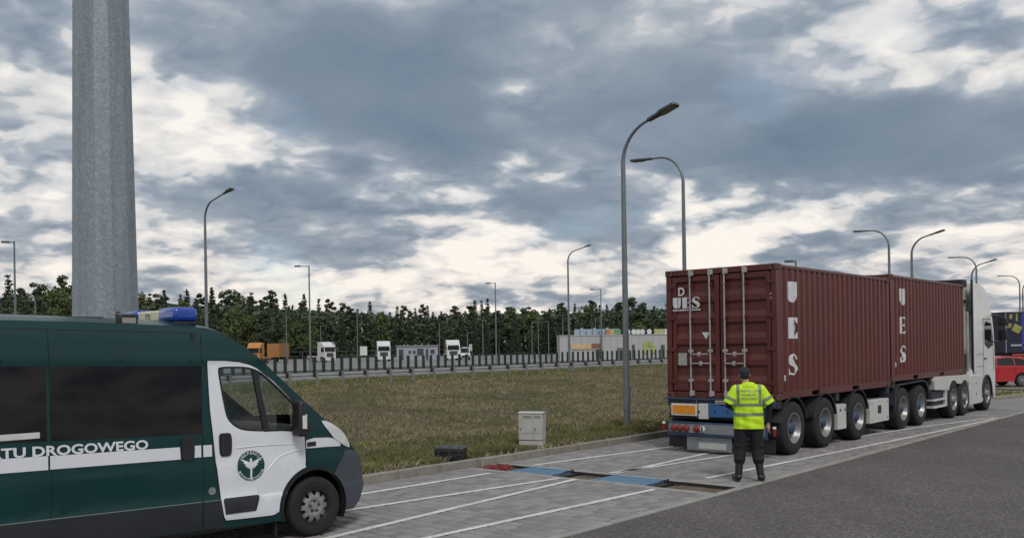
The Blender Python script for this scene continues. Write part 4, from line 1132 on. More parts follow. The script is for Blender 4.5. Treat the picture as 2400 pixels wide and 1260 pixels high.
# --- tractor
M_CABW = mat('cab_white', (.58, .59, .60), .30, var=.05, vscale=2, coat=.4, dirt=.25, dirt_col=(.30, .29, .27), dirt_scale=1.4)
M_CABGL = mat('cab_glass', (.008, .01, .013), .06, var=.1, spec=.4, rvar=.03)
M_FAIR = mat('fairing_white', (.50, .495, .48), .4, var=.06, vscale=2, dirt=.4, dirt_col=(.22, .2, .18), dirt_scale=2)
def make_tractor(label, cabm, fairm, loc, rotz, detail=True, group=None):
    t = thing('truck_tractor', label, 'truck', loc, rotz, group)
    # local: x forward, rear drive axle at x=0; y -1.25..1.25
    def bx(a, b_, nm, m, bev=.015, p=None): return MB().b2(a, b_).build(nm, m, p or t, bev=bev)
    for y in (-.47, .39): bx((-1.2, y, .70), (4.3, y + .08, .98), 'frame_rail', M_CHDK, 0)
    bx((-.55, -.5, .98), (.55, .5, 1.06), 'fifth_wheel', M_CHDK)
    for x in (0.0, 1.06, 3.45):
        MB().cyl((x, -1.0, .51), (x, 1.0, .51), .07, n=10).build('axle', M_CHDK, t)
        for s in (-1, 1): put_wheel(t, x, s * (1.25 - .165), s, WF, .51, detail and s < 0)
    for s in (-1, 1):
        y0, y1 = (s * 1.25, s * .85) if s < 0 else (.85, 1.25)
        # tail steps and fairing over the rear axles
        pr = [(-1.75, 1.10), (-1.55, 1.20), (1.55, 1.16), (1.55, .98), (1.52, .95)] + [(q[0], q[1]) for q in arc(1.06, .52, .50, 55, 125, 6)] + [(.53, .93)] + [(q[0], q[1]) for q in arc(0, .52, .53, 55, 150, 8)] + [(-.56, .80), (-1.7, .86)]
        MB().prism(pr, s * 1.25, s * .82).build('side_fairing', fairm, t, smooth=40)
        bx((-1.72, s * 1.24, .55), (-.62, s * .9, .60), 'step_bar', fairm, .01)
        bx((-1.72, s * 1.24, .36), (-.60, s * .9, .42), 'step_bar', fairm, .01)
        bx((-.70, s * 1.24, .36), (-.58, s * .9, .86), 'step_post', fairm, .01)
        bx((-1.70, s * 1.18, .40), (-.70, s * .9, .84), 'tank_rear', M_CHDK, .03)
        bx((1.60, s * 1.255, .26), (2.86, s * .75, 1.13), 'tank_fairing', fairm, .03)
        bx((1.20, s * 1.22, .30), (1.59, s * .8, .70), 'tank_rear', M_CHDK, .02)
        for p in ((2.2, .86), (2.2, .55)): bx((p[0], s * 1.262, p[1]), (p[0] + .07, s * 1.24, p[1] + .04), 'latch', M_BLACK, 0)
    # cab shell: side profile extruded, wheel arch cut into it
    ar = arc(3.45, .50, .58, 0, 180, 14)
    prof = [(1.78, 1.05), (2.86, 1.05)] + ar[::-1] + [(4.24, .50), (4.30, .34), (4.40, .34), (4.46, .60), (4.47, 1.2), (4.44, 1.9), (4.36, 2.45), (4.20, 2.86), (4.05, 3.02), (3.75, 3.42), (3.45, 3.68), (3.1, 3.80), (2.55, 3.84), (2.30, 3.86), (2.26, 3.0), (2.05, 2.9), (1.98, 1.35)]
    lower = [p for p in prof]
    cab = MB().prism(lower, -1.235, 1.235).build('cab_body', cabm, t, bev=.05, seg=3)
    # sleeper back wall, collars
    bx((1.90, -1.15, 1.18), (2.20, 1.15, 3.0), 'cab_back', mat('cab_back_grey', (.33, .33, .32), .5, var=.15, vscale=3, dirt=.5, dirt_col=(.12, .11, .1), dirt_scale=2), .03)
    bx((1.86, -1.05, 3.02), (2.25, 1.05, 3.70), 'roof_deflector', mat('deflector_grey', (.36, .36, .36), .5, dirt=.4), .06)
    for s in (-1, 1):
        bx((1.93, s * 1.262, 1.2), (2.03, s * 1.21, 3.93), 'side_collar', M_BLACK, .01)
        bx((2.035, s * 1.268, 1.18), (2.27, s * 1.238, 3.84), 'side_deflector', cabm, .012)
        # door glass, door seams
        gl = [(3.28, 2.02), (3.28, 2.62), (3.42, 2.72), (4.06, 2.66), (4.16, 2.55), (4.24, 2.0), (4.0, 1.95), (3.72, 1.88)]
        ys = sorted((s * 1.243, s * 1.22))
        g_ = MB().prism(gl, *ys).build('side_window', M_CABGL, t)
        for a, b_ in (((3.14, 1.10), (3.14, 2.80)), ((4.30, 1.2), (4.22, 2.3)), ((3.14, 2.80), (4.0, 2.80)), ((2.30, 1.72), (3.12, 1.72)), ((2.30, 1.36), (3.1, 1.36))):
            MB().tube([(a[0], s * 1.237, a[1]), (b_[0], s * 1.237, b_[1])], .006, 6).build('panel_seam', M_GROOVE, t)
        bx((3.22, s * 1.26, 1.56), (3.40, s * 1.22, 1.61), 'door_handle', M_BLACK, .008)
        lip = arc(3.45, .50, .60, -8, 188, 18) + arc(3.45, .50, .545, 188, -8, 18)
        ys = sorted((s * 1.262, s * 1.15))
        MB().prism(lip, *ys).build('arch_trim', M_BLACK, t)
        bx((2.80, s * 1.245, .30), (3.0, s * 1.0, .62), 'cab_step', cabm, .02)
        for z in (2.32, 2.72):
            m_ = MB().box((4.42, s * 1.47, z), (.10, .26, .34 if z < 2.5 else .24)).build('mirror', M_BLACK, t, bev=.03)
            MB().box((4.36, s * 1.47, z), (.012, .21, .26 if z < 2.5 else .18)).build('mirror_glass', M_CABGL, m_)
        MB().tube([(4.30, s * 1.2, 2.92), (4.42, s * 1.36, 2.90), (4.42, s * 1.46, 2.86)], .03, 8).build('mirror_arm', M_BLACK, t)
        MB().tube([(4.34, s * 1.2, 2.1), (4.42, s * 1.40, 2.12), (4.42, s * 1.46, 2.2)], .03, 8).build('mirror_arm', M_BLACK, t)
        bx((4.40, s * 1.1, .62), (4.50, s * .72, .90), 'headlamp', M_LAMPW, .02)
    # front: windscreen, grille, bumper, visor
    ws = [(4.475, 1.95), (4.385, 2.45), (4.30, 2.72), (4.22, 2.72), (4.3, 1.95)]
    MB().prism([(x + .012, z) for x, z in ws], -1.10, 1.10).build('windscreen', M_CABGL, t)
    bx((4.40, -.75, .95), (4.49, .75, 1.75), 'grille', M_BLACK, .02)
    for k in range(4): bx((4.485, -.72, 1.02 + k * .18), (4.50, .72, 1.06 + k * .18), 'grille_bar', M_GALV, .004)
    bx((4.36, -1.22, .30), (4.53, 1.22, .60), 'front_bumper', cabm, .05)
    bx((4.28, -1.1, 2.80), (4.62, 1.1, 2.86), 'sun_visor', M_BLACK, .02)
    if detail:
        # hoses, air tank and exhaust behind the cab
        MB().tube([(1.86, -.5, 2.3), (1.6, -.45, 2.0), (1.3, -.4, 1.6), (1.2, -.3, 1.2)], .02, 8).build('air_hose', M_BLACK, t, smooth=60)
        MB().tube([(1.86, -.3, 2.3), (1.55, -.28, 1.9), (1.25, -.25, 1.5), (1.1, -.2, 1.2)], .02, 8).build('air_hose', mat('hose_red', (.25, .02, .02), .5), t, smooth=60)
        bx((1.60, -1.10, 1.15), (1.88, -.70, 1.75), 'battery_cover', M_BLACK, .03)
        MB().cyl((1.75, -1.0, 1.9), (1.75, -1.0, 3.75), .11, n=16).build('intake_pipe', mat('intake_grey', (.30, .30, .29), .5, var=.2, vscale=5, dirt=.4), t, smooth=50)
        MB().cyl((1.75, -1.0, 3.75), (1.75, -1.0, 3.92), .15, .13, 16).build('intake_cap', M_BLACK, t, smooth=50)
        bx((1.6, -1.18, 3.25), (1.92, -.7, 3.34), 'bracket', M_BLACK, .01)
        bx((1.55, -1.12, 3.72), (1.95, 1.12, 3.94), 'roof_spoiler_end', M_BLACK, .03)
        bx((1.5, -1.05, 1.06), (2.8, 1.05, 1.14), 'catwalk', M_CHDK, .01)
    return t
tractor = make_tractor('white truck tractor with side fairings pulling the red containers', M_CABW, M_FAIR, T(10.97, 1.22, 0), TROT)
# ------------------------------------------------------------------ weighing trench in the lane
M_TRENCH = mat('trench_floor', (.12, .095, .07), .95, var=.35, vscale=5, bump=.4, bscale=30, dirt=.5, dirt_col=(.05, .04, .03), dirt_scale=3)
M_STEELD = mat('dark_steel', (.035, .03, .027), .6, metal=.3, var=.3, vscale=8)
tren = tag(MB().b2((-4.28, VMIN + .10, -.09), (-3.61, KV - .02, -.055)).build('weighing_trench', M_TRENCH, None, loc=TO, rot=(0, 0, TROT)), kind='structure')
for k in range(5):
    a, b_ = VMIN + .145 + k * 1.0, min(VMIN + .145 + (k + 1) * 1.0 - .006, KV - .03)
    for u0, u1 in ((-4.425, -4.285), (-3.605, -3.462)):
        MB().b2((u0, a, -.10), (u1, b_, .001 + random.uniform(-.002, .002))).build('trench_edging', M_CONC, tren, bev=.006)
for u0 in (-4.283, -3.617): MB().b2((u0, VMIN + .15, -.09), (u0 + .01, KV - .04, -.004)).build('trench_angle', M_STEELD, tren)
MB().b2((-4.27, VMIN + .135, -.09), (-3.62, VMIN + .15, -.002)).build('trench_end', M_CONC, tren)
M_PADB = mat('pad_blue', (.055, .14, .25), .45, var=.12, vscale=5, dirt=.35, dirt_col=(.10, .13, .17), dirt_scale=4)
M_PADR = mat('pad_rim', (.20, .30, .40), .5, var=.15, vscale=8)
for i, (v0, v1, lab) in enumerate(((2.10, 3.02, 'blue steel wheel-weighing pad beside the heap of red cable'), (.22, 1.22, 'blue steel wheel-weighing pad in the trench nearer the asphalt'))):
    p = thing('weighing_pad', lab, 'scale', T(-3.945, (v0 + v1) / 2, -.055), TROT, 'portable wheel weighing pads')
    h = (v1 - v0) / 2
    MB().b2((-.31, -h, 0), (.31, h, .062)).build('plate', M_PADB, p, bev=.008)
    for s in (-1, 1): MB().b2((s * .325 - .013, -h - .03, 0), (s * .325 + .013, h + .03, .066)).build('rim', M_PADR, p)
    MB().prism([(-.30, 0), (.30, 0), (.30, .03), (-.30, .05)], -h - .18, -h - .005).build('ramp', M_BLACK, p, bev=.006)
    MB().tube([(-.2, -h - .10, .05), (-.1, -h - .17, .10), (.1, -h - .17, .11), (.2, -h - .10, .05)], .013, 8).build('handle', M_BLACK, p, smooth=60)
    for s in (-1, 1):
        for q in (-.8, .8): MB().cyl((s * .26, h * q, .06), (s * .26, h * q, .067), .018, n=8).build('bolt', M_STEELD, p)
MB_ = MB()
pts = []
for k in range(150):
    a = k * .55
    pts.append((-.10 + .26 * math.sin(a * .83) * (.6 + .4 * math.sin(k * .21)) + random.gauss(0, .02), .27 * math.cos(a) * (.7 + .3 * math.cos(k * .13)) + random.gauss(0, .02), .02 + .06 * random.random()))
pts = spline([tuple(p) for p in pts], 3, False)
tag(MB().tube(pts, .008, 6, True).build('cable_heap', mat('cable_red', (.20, .028, .030), .6, var=.2, vscale=12), None, loc=T(-3.93, 3.42, -.055), smooth=60), 'tangled heap of red cable lying by the kerb', 'cable')
_cb = spline([(-3.9, 3.1, .0), (-3.75, 2.6, .03), (-3.70, 2.0, .02), (-3.78, 1.5, .03), (-3.72, 1.1, .01), (-3.70, .2, .02), (-3.8, -.1, .0)], 6, False)
tag(MB().tube([T(p[0], p[1], -.03 + p[2]) for p in _cb], .012, 6).build('power_cable', M_BLACK, None, smooth=60), 'thin black cable joining the two blue weighing pads', 'cable')
# ------------------------------------------------------------------ cabinet, case
M_GRP = mat('cabinet_grey', (.40, .40, .375), .55, var=.08, vscale=4, dirt=.4, dirt_col=(.22, .21, .18), dirt_scale=3)
M_GRPL = mat('cabinet_line', (.10, .10, .095), .7)
cb_p = gnd(1257, 1056, .06)
cab_ = thing('electrical_cabinet', 'grey two-door electrical cabinet standing on the verge behind the kerb', 'cabinet', cb_p + TV * .15, -.32)
MB().b2((-.25, 0, -.15), (.25, .26, .20)).build('plinth', M_GRP, cab_, bev=.008)
MB().b2((-.255, -.005, .203), (.255, .265, .745)).build('housing', M_GRP, cab_, bev=.008)
MB().prism([(-.015, .745), (.27, .745), (.28, .765), (.13, .785), (-.025, .765)], -.265, .265, 'x').build('cap', mat('cabinet_cap', (.48, .48, .45), .5), cab_, bev=.004)
for x0, x1 in ((-.245, .055), (.07, .245)):
    d_ = MB().b2((x0, -.017, .215), (x1, -.004, .735)).build('door', M_GRP, cab_, bev=.004)
    MB().b2((x0 + .02, -.0175, .10), (x1 - .02, -.0005, .11)).build('vent_line', M_GRPL, cab_)
    MB().b2((x0 + .03, -.020, .40), (x0 + .05, -.016, .455)).build('lock', M_GRPL, d_)
    for k in range(3): MB().b2((x1 - .20 if x0 < 0 else x0 + .02, -.020, .66 + k * .018), (x1 - .02, -.0165, .668 + k * .018)).build('louvre', M_GRPL, d_)
    MB().b2((x0, -.0195, .345), (x1, -.0165, .352)).build('seam', M_GRPL, d_)
MB().b2((-.2555, .05, .345), (-.2545, .24, .352)).build('seam', M_GRPL, cab_)
cs_p = gnd(1067, 1078, .09)
case = thing('equipment_case', 'black hard-shell equipment case lying on the grass by the kerb', 'case', cs_p + TV * .12 + Vector((0, 0, .0)), -.12)
case.scale = (1, 1, 1.2)
MB().b2((-.27, -.17, 0), (.27, .20, .115)).build('base_shell', M_BLACK, case, bev=.02, seg=3)
MB().b2((-.28, -.18, .12), (.28, .21, .205)).build('lid', mat('case_lid', (.02, .021, .023), .45, var=.2, vscale=6), case, bev=.022, seg=3)
MB().b2((-.275, -.178, .110), (.275, .205, .122)).build('seal', M_GASKET, case)
for x in (-.19, 0, .19): MB().box((x, -.186, .115), (.05, .02, .09)).build('latch', M_CLAD, case, bev=.005)
MB().tube([(-.09, -.185, .075), (-.09, -.22, .065), (.09, -.22, .065), (.09, -.185, .075)], .013, 8).build('handle', M_BLACK, case, smooth=50)
for x in (-.18, .0, .18): MB().box((x, .015, .207), (.07, .32, .008)).build('rib', M_BLACK, case, bev=.002)
# ------------------------------------------------------------------ tall mast
def spangle():
    m = bpy.data.materials.new('spangled_zinc'); m.use_nodes = True
    nt = NT(m.node_tree); b = m.node_tree.nodes['Principled BSDF']
    tc = nt.node('ShaderNodeTexCoord').outputs['Object']
    vo = nt.node('ShaderNodeTexVoronoi'); vo.inputs['Scale'].default_value = 38
    n0, c0 = nt.noise(tc, 14, 3, .6)
    nt.put(vo.inputs['Vector'], nt.v('ADD', tc, nt.v('SCALE', c0, sc=.08)))
    sc = nt.node('ShaderNodeSeparateColor'); nt.put(sc.inputs[0], vo.outputs['Color'])
    n1, _ = nt.noise(nt.v('MULTIPLY', tc, (5, 5, .35)), 1, 5, .6)
    n2, _ = nt.noise(tc, 40, 4, .7)
    c = nt.ramp(sc.outputs[0], [(0, (.20, .235, .27)), (.6, (.235, .275, .31)), (1, (.295, .335, .375))])
    c = nt.mix(1.0, c, nt.ramp(n1, [(.3, .82), (.7, 1.15)]), 'MULTIPLY')
    c = nt.mix(1.0, c, nt.ramp(n2, [(.3, .88), (.7, 1.1)]), 'MULTIPLY')
    nt.put(b.inputs['Base Color'], c); b.inputs['Metallic'].default_value = .35
    nt.put(b.inputs['Roughness'], nt.m('ADD', .42, nt.m('MULTIPLY', sc.outputs[1], .2)))
    return m
M_SPAN = spangle()
MD = 14.0
mp_ = at_depth(248, 740, MD)
mast = thing('steel_mast', 'massive tapered galvanised steel mast rising behind the green van', 'mast', (mp_.x, mp_.y, .05))
def mr(z): return (.483 - (.0151 * (z - 2.64)))
MB().cyl((0, 0, .1), (0, 0, 18), mr(.1), mr(18), 12, ph=.16).build('shaft', M_SPAN, mast)
MB().cyl((0, 0, -.05), (0, 0, .1), .75, n=12).build('base_flange', M_GALV, mast)
for k in range(12): MB().cyl((.65 * math.cos(k * .5236), .65 * math.sin(k * .5236), .1), (.65 * math.cos(k * .5236), .65 * math.sin(k * .5236), .2), .03, n=6).build('anchor_bolt', M_GALV, mast)
MB().tube([(mr(.1) * math.cos(-.9), mr(.1) * math.sin(-.9), .1), (mr(18) * math.cos(-.9), mr(18) * math.sin(-.9), 18)], .012, 6).build('weld_seam', M_SPAN, mast)
MB().b2((-.20, -.53, .6), (.20, -.46, 1.5)).build('access_door', M_SPAN, mast, bev=.01)
# ------------------------------------------------------------------ street lamps
M_POLE = mat('lamp_pole_zinc', (.17, .19, .205), .45, metal=.45, var=.15, vscale=3, dirt=.2, dirt_col=(.1, .1, .1), dirt_scale=2)
M_LUM = mat('luminaire_grey', (.065, .068, .07), .45, var=.1)
M_LENS = mat('luminaire_lens', (.20, .18, .15), .3, var=.15, vscale=30)
def curved_lamp(base, H, d, label, group, rise=.20, arm=1.75, thick=1.0):
    """d: horizontal unit vector of the arm; H above the lane level"""
    H = H + .05 - base.z
    t = thing('street_lamp', label, 'street lamp', base, math.atan2(d.y, d.x), group)
    MB().cyl((0, 0, -.3), (0, 0, H - 1.35), .088 * thick, .055 * thick, 12).build('pole', M_POLE, t, smooth=50)
    MB().cyl((0, 0, -.1), (0, 0, .12), .16, .12, 12).build('base_collar', M_POLE, t, smooth=50)
    MB().b2((.05, -.05, .7), (.092, .05, 1.1)).build('service_door', M_POLE, t, bev=.004)
    R = .95; pts = [(0, 0, H - 1.4)]
    amax = math.pi / 2 - rise
    for i in range(1, 13):
        a = amax * i / 12
        pts.append((R * (1 - math.cos(a)), 0, H - 1.4 + R * math.sin(a)))
    e = Vector(pts[-1]); dr = Vector((math.cos(rise), 0, math.sin(rise)))
    L = (arm - e.x) / dr.x
    pts.append(tuple(e + dr * L))
    MB().tube(pts, [.052 * thick - .020 * thick * i / (len(pts) - 1) for i in range(len(pts))], 10).build('arm', M_POLE, t, smooth=60)
    e = Vector(pts[-1])
    rot = Matrix.Rotation(-rise, 3, 'Y')
    hd = MB()
    pr = [(-.12, -.07), (.18, -.09), (.30, -.16), (.68, -.15), (.72, -.11), (.72, .11), (.68, .15), (.30, .16), (.18, .09), (-.12, .07)]
    hd.prism(pr, -.035, .035, 'z')
    hd.v = [tuple(e + rot @ Vector(p)) for p in hd.v]
    h_ = hd.build('lamp_head', M_LUM, t, bev=.012)
    ln = MB().b2((.28, -.12, -.045), (.66, .12, -.036)); ln.v = [tuple(e + rot @ Vector(p)) for p in ln.v]
    ln.build('lens', M_LENS, h_)
    return t
G1 = 'curved street lamps with arms over the truck lane'
G2 = 'curved street lamps with arms away from the truck lane'
def base_at(x, dep, z=.05):
    p = at_depth(x, 812, dep); a_, b_ = uv(p)
    if KV + .2 < b_ < GV + 11: z = vz(a_, b_)
    return Vector((p.x, p.y, z))
lp_ = gnd(1470, 1008, .06)
curved_lamp(lp_, 8.0, -TV, 'nearest curved street lamp, on the verge beside the red container', G1, rise=.30, arm=.86)
curved_lamp(base_at(1607, 30.0), 8.85, TV, 'curved street lamp rising just behind the rear red container, arm turned away', G2, rise=.04, arm=1.3)
curved_lamp(base_at(485, 49.5, -.05), 10.7, -TV, 'curved street lamp standing behind the green van by the guardrail', 'curved lamps along the highway guardrail', arm=2.05, thick=1.2)
curved_lamp(base_at(1334, 80, -.08), 10.9, -TV, 'curved street lamp at the highway in front of the grey building', 'curved lamps along the highway guardrail', arm=1.8, thick=1.3)
for x, dep, d, nm in ((2087, 49.5, 1, 'second'), (2291, 66.5, 1, 'third'), (2392, 87, 1, 'fourth')):
    curved_lamp(base_at(x, dep), 8.65, TV * d, f'{nm} lamp of the row behind the containers, its arm turned away', G2, rise=.05, arm=1.2, thick=1.15)
for x, dep, nm in ((2140, 50.5, 'curved street lamp rising behind the forward red container'), (2280, 69, 'curved street lamp rising above the white tractor cab'), (2399, 90, 'farthest curved street lamp, beside the dark trailer')):
    curved_lamp(base_at(x, dep), 8.3, -TV, nm, G1, rise=.26, arm=1.05, thick=1.2)
def post_lamp(x, dep, ytop, side, label, arm=1.1, group='straight lamps of the far parking area', thick=1.0):
    b_ = base_at(x, dep, -.25)
    H = at_depth(x, ytop, dep).z - b_.z
    t = thing('parking_lamp', label, 'street lamp', b_, 0, group)
    MB().cyl((0, 0, -.2), (0, 0, H), .12 * thick, .08 * thick, 8).build('pole', M_POLE, t, smooth=50)
    MB().b2((0, -.05, H - .12), (side * arm, .05, H - .04)).build('arm', M_POLE, t)
    MB().box((side * (arm + .25), 0, H - .06), (.7, .4, .16)).build('lamp_head', M_LUM, t, bev=.03)
    return t
post_lamp(727, 108, 622, -1, 'tall straight lamp in front of the white truck in the far parking')
post_lamp(1163, 135, 662, -1, 'straight parking lamp between the grey cabin and the grey building', .8)
post_lamp(1868, 75, 610, -1, 'parking lamp head showing just above the rear red container', .3)
post_lamp(1410, 150, 677, -1, 'straight parking lamp rising above the grey building', 1.2)
post_lamp(37, 85, 565, -1, 'straight parking lamp beside the tall steel mast', .55)
post_lamp(84, 125, 703, -1, 'low double-armed lamp beside the tall steel mast', 1.2)
for x, yt, d in ((672, 725, 150), (752, 762, 175), (838, 722, 165), (1030, 755, 175), (1096, 778, 170), (1132, 748, 170), (1247, 755, 180), (1262, 745, 185), (1286, 752, 175), (1320, 738, 180), (1396, 745, 190)):
    post_lamp(x, d, yt, random.choice((-1, 1)), 'slender parking lamp in front of the dark forest', .7, 'slender lamps before the forest', .8)
# ------------------------------------------------------------------ guardrail and glare screen
gr = thing('guardrail', 'long galvanised steel guardrail on posts at the far edge of the verge', 'guardrail', T(0, GV, 0), TROT)
pm = MB().b2((-.06, -.05, -.3), (.06, .05, .92)).mesh('post', mat('rail_post', (.20, .20, .185), .6, metal=.2, var=.2, vscale=3))
bmk = MB().b2((-.10, .052, .62), (.10, .20, .86)).mesh('spacer', M_CHDK)
wv = [(.20, .46), (.24, .49), (.24, .53), (.20, .58), (.20, .64), (.24, .69), (.24, .73), (.20, .77)]
bw = MB(); vs = []
for x in (0, 4.19):
    for y, z in wv: vs.append((x, y, z + .12))
bw.add(vs, [(i, i + 1, 9 + i, 8 + i) for i in range(7)])
rm = bw.mesh('rail_beam', mat('rail_zinc', (.30, .315, .33), .5, metal=.25, var=.12, vscale=1), 40)
SP = 1.861
for k in range(-24, 48):
    u = 17.6 + k * SP
    link('post', pm, None, gr, (u, 0, 0)); link('spacer', bmk, None, gr, (u - .03, 0, 0))
for k in range(-11, 22): link('rail_beam', rm, None, gr, (17.6 + k * 4.18, 0, 0))
GS = 58.0
gs = thing('glare_screen', 'row of dark upright anti-glare slats on the highway median', 'fence', T(0, GS, 0), TROT)
M_SLAT = mat('slat_dark', (.012, .022, .018), .6, var=.2, vscale=1)
sm = MB().b2((-.14, -.05, -.12), (.14, .05, 1.48)).mesh('slat', M_SLAT)
for k in range(-5, 125): link('slat', sm, None, gs, (k * 1.0, 0, 0), (0, 0, random.uniform(-.2, .0)))
for z in (.30, .16): MB().b2((-6, -.11, z), (126, -.05, z + .09)).build('screen_rail', M_SLAT, gs)
# ------------------------------------------------------------------ person
def capsule(mb, a, b_, r0, r1, flat=(1, 1, 1), n=14):
    a, b_ = Vector(a), Vector(b_); ax = (b_ - a)
    L = ax.length; ax = ax.normalized() if L > 1e-6 else Vector((0, 0, 1))
    prof = [(r0 * math.sin(t * math.pi / 12), -r0 * math.cos(t * math.pi / 12)) for t in range(0, 7)] + [(r1 * math.cos(t * math.pi / 12), L + r1 * math.sin(t * math.pi / 12)) for t in range(0, 7)]
    s = len(mb.v)
    mb.lathe(prof, a, ax, n)
    mid = (a + b_) / 2
    for i in range(s, len(mb.v)):
        p = Vector(mb.v[i]) - mid
        mb.v[i] = tuple(mid + Vector((p.x * flat[0], p.y * flat[1], p.z * flat[2])))
def ell(mb, c, r):
    capsule(mb, Vector(c), Vector(c) + Vector((0, 0, .0005)), 1, 1, r)
def remesh(mb, voxel, smooth_it=4):
    me = mb.mesh('tmp', None, None, True)
    o = bpy.data.objects.new('tmp', me); COL.objects.link(o)
    md = o.modifiers.new('r', 'REMESH'); md.mode = 'VOXEL'; md.voxel_size = voxel
    ms = o.modifiers.new('s', 'SMOOTH'); ms.iterations = smooth_it; ms.factor = .5
    dg = bpy.context.evaluated_depsgraph_get(); dg.update()
    out_ = bpy.data.meshes.new_from_object(o.evaluated_get(dg))
    bpy.data.objects.remove(o); bpy.data.meshes.remove(me)
    out_.polygons.foreach_set('use_smooth', [True] * len(out_.polygons))
    return out_
M_SKIN = mat('skin', (.42, .24, .17), .55, var=.1, vscale=20)
M_SHIRT = mat('black_shirt', (.010, .010, .013), .85, var=.25, vscale=12, bump=.3, bscale=30)
M_TROUS = mat('black_trousers', (.0075, .008, .012), .85, var=.3, vscale=7, bump=.6, bscale=14)
M_BOOT = mat('black_boots', (.008, .008, .009), .45, var=.2, vscale=12)
M_CAP = mat('dark_cap', (.012, .014, .022), .8, var=.2, vscale=10)
def vest_mat():
    m = mat('hi_vis_yellow', (.47, .72, .014), .75, var=.12, vscale=5, bump=.5, bscale=9)
    return m
M_VEST = vest_mat()
M_REFL = mat('reflective_band', (.16, .21, .13), .45, var=.15, vscale=12)
pp = gnd(1757, 1126)
per = thing('person', 'person in yellow high-visibility vest and black cap standing with back turned behind the container', 'person', (pp.x, pp.y, 0), -.16)
b = MB()
HIP = .92
hx = .105
LK, RK = (-.135, .03, .50), (.125, .03, .50)
LA, RA = (-.17, -.02, .10), (.165, -.03, .10)
capsule(b, (0, 0, HIP), (0, 0, 1.02), .155, .15, (1, .74, 1))
capsule(b, (0, 0, 1.0), (0, .01, 1.28), .150, .175, (1, .66, 1))
capsule(b, (-.13, .0, 1.42), (.13, .0, 1.42), .095, .095, (1, 1, 1))
for s, K, A in ((-1, LK, LA), (1, RK, RA)):
    capsule(b, (s * hx, 0, HIP - .02), K, .092, .062); capsule(b, K, A, .060, .042)
    capsule(b, A, (A[0] + s * .04, A[1] + .12, .05), .042, .035)
capsule(b, (-.02, .01, 1.46), (-.045, .025, 1.60), .058, .056)
# head, tilted slightly forward
hc = Vector((-.05, .035, 1.675))
ell(b, hc, (.076, .094, .108)); ell(b, hc + Vector((0, .035, -.06)), (.055, .06, .05))
capsule(b, hc + Vector((0, .09, .005)), hc + Vector((0, .108, -.025)), .010, .015)
for s in (-1, 1): ell(b, hc + Vector((s * .078, -.005, -.01)), (.012, .020, .032))
# arms
LE, LW = Vector((-.315, -.02, 1.19)), Vector((-.16, .22, 1.10))
RE, RW = Vector((.325, -.02, 1.19)), Vector((.305, .06, .92))
for S_, E_, W_ in ((Vector((-.195, 0, 1.43)), LE, LW), (Vector((.195, 0, 1.43)), RE, RW)):
    capsule(b, S_, E_, .062, .048); capsule(b, E_, W_, .047, .032)
def hand(mb, w, d, side):
    """palm and five bent fingers; d = direction of the hand, side = thumb side"""
    d = Vector(d).normalized(); t = Vector(side); t = (t - d * t.dot(d)).normalized(); n = d.cross(t)
    capsule(mb, w, w + d * .075, .028, .034, (1, 1, 1))
    for k, (o, L) in enumerate(((.030, .070), (.010, .080), (-.010, .074), (-.030, .058))):
        p0 = w + d * .085 + t * o
        p1 = p0 + d * L * .55 + n * .006; p2 = p1 + d * L * .40 + n * .022
        capsule(mb, p0 - d * .02, p1, .0095, .0085, n=8); capsule(mb, p1, p2, .0085, .0075, n=8)
    p0 = w + d * .025 + t * .028; p1 = p0 + t * .028 + d * .035; p2 = p1 + d * .032 + n * .006
    capsule(mb, p0, p1, .012, .010, n=8); capsule(mb, p1, p2, .010, .0085, n=8)
hand(b, RW + Vector((.0, .01, -.02)), (-.02, .10, -1), (0, 1, 0))
hand(b, LW + Vector((.02, .02, -.005)), (.5, .85, -.1), (.3, -.2, 1))
bme = remesh(b, .0065, 3)
for q in (M_TROUS, M_SHIRT, M_SKIN, M_BOOT): bme.materials.append(q)
idx = []
for p in bme.polygons:
    c = p.center
    k = 0
    if c.z > 1.0: k = 1
    if c.z > 1.53: k = 2
    if (c - RW).length < .21 and c.z < .915 and c.x > .235: k = 2
    elif c.x > .24 and c.z > .85: k = 1
    if (c - LW).length < .22 and c.y > .225: k = 2
    if c.z < .12: k = 3
    idx.append(k)
bme.polygons.foreach_set('material_index', idx)
link('body', bme, None, per)
# face details on the far side of the head
for s in (-1, 1):
    e_ = MB().lathe([(.012 * math.sin(t * math.pi / 6), -.012 * math.cos(t * math.pi / 6)) for t in range(7)], hc + Vector((s * .03, .083, .005)), (0, 1, 0), 10)
    e_.build('eye', mat('eye_white', (.5, .5, .5), .3), per, smooth=60)
MB().box(hc + Vector((0, .092, -.06)), (.045, .012, .010)).build('mouth', mat('lips', (.25, .08, .07), .5), per, bev=.003)
hm_ = MB(); ell(hm_, hc + Vector((0, -.012, -.002)), (.080, .092, .092))
h_me = remesh(hm_, .008, 2)
_b = bmesh.new(); _b.from_mesh(h_me); bmesh.ops.bisect_plane(_b, geom=_b.verts[:] + _b.edges[:] + _b.faces[:], plane_co=hc + Vector((0, .03, 0)), plane_no=(0, 1, -.6), clear_outer=True); _b.to_mesh(h_me); _b.free()
h_me.materials.append(mat('dark_hair', (.012, .010, .009), .7)); link('hair', h_me, None, per)
cp = MB(); ell(cp, hc + Vector((0, 0, .035)), (.090, .108, .088)); capsule(cp, hc + Vector((-.03, .10, .035)), hc + Vector((.03, .10, .035)), .055, .055, (1, 1.3, .16))
c_me = remesh(cp, .008, 3)
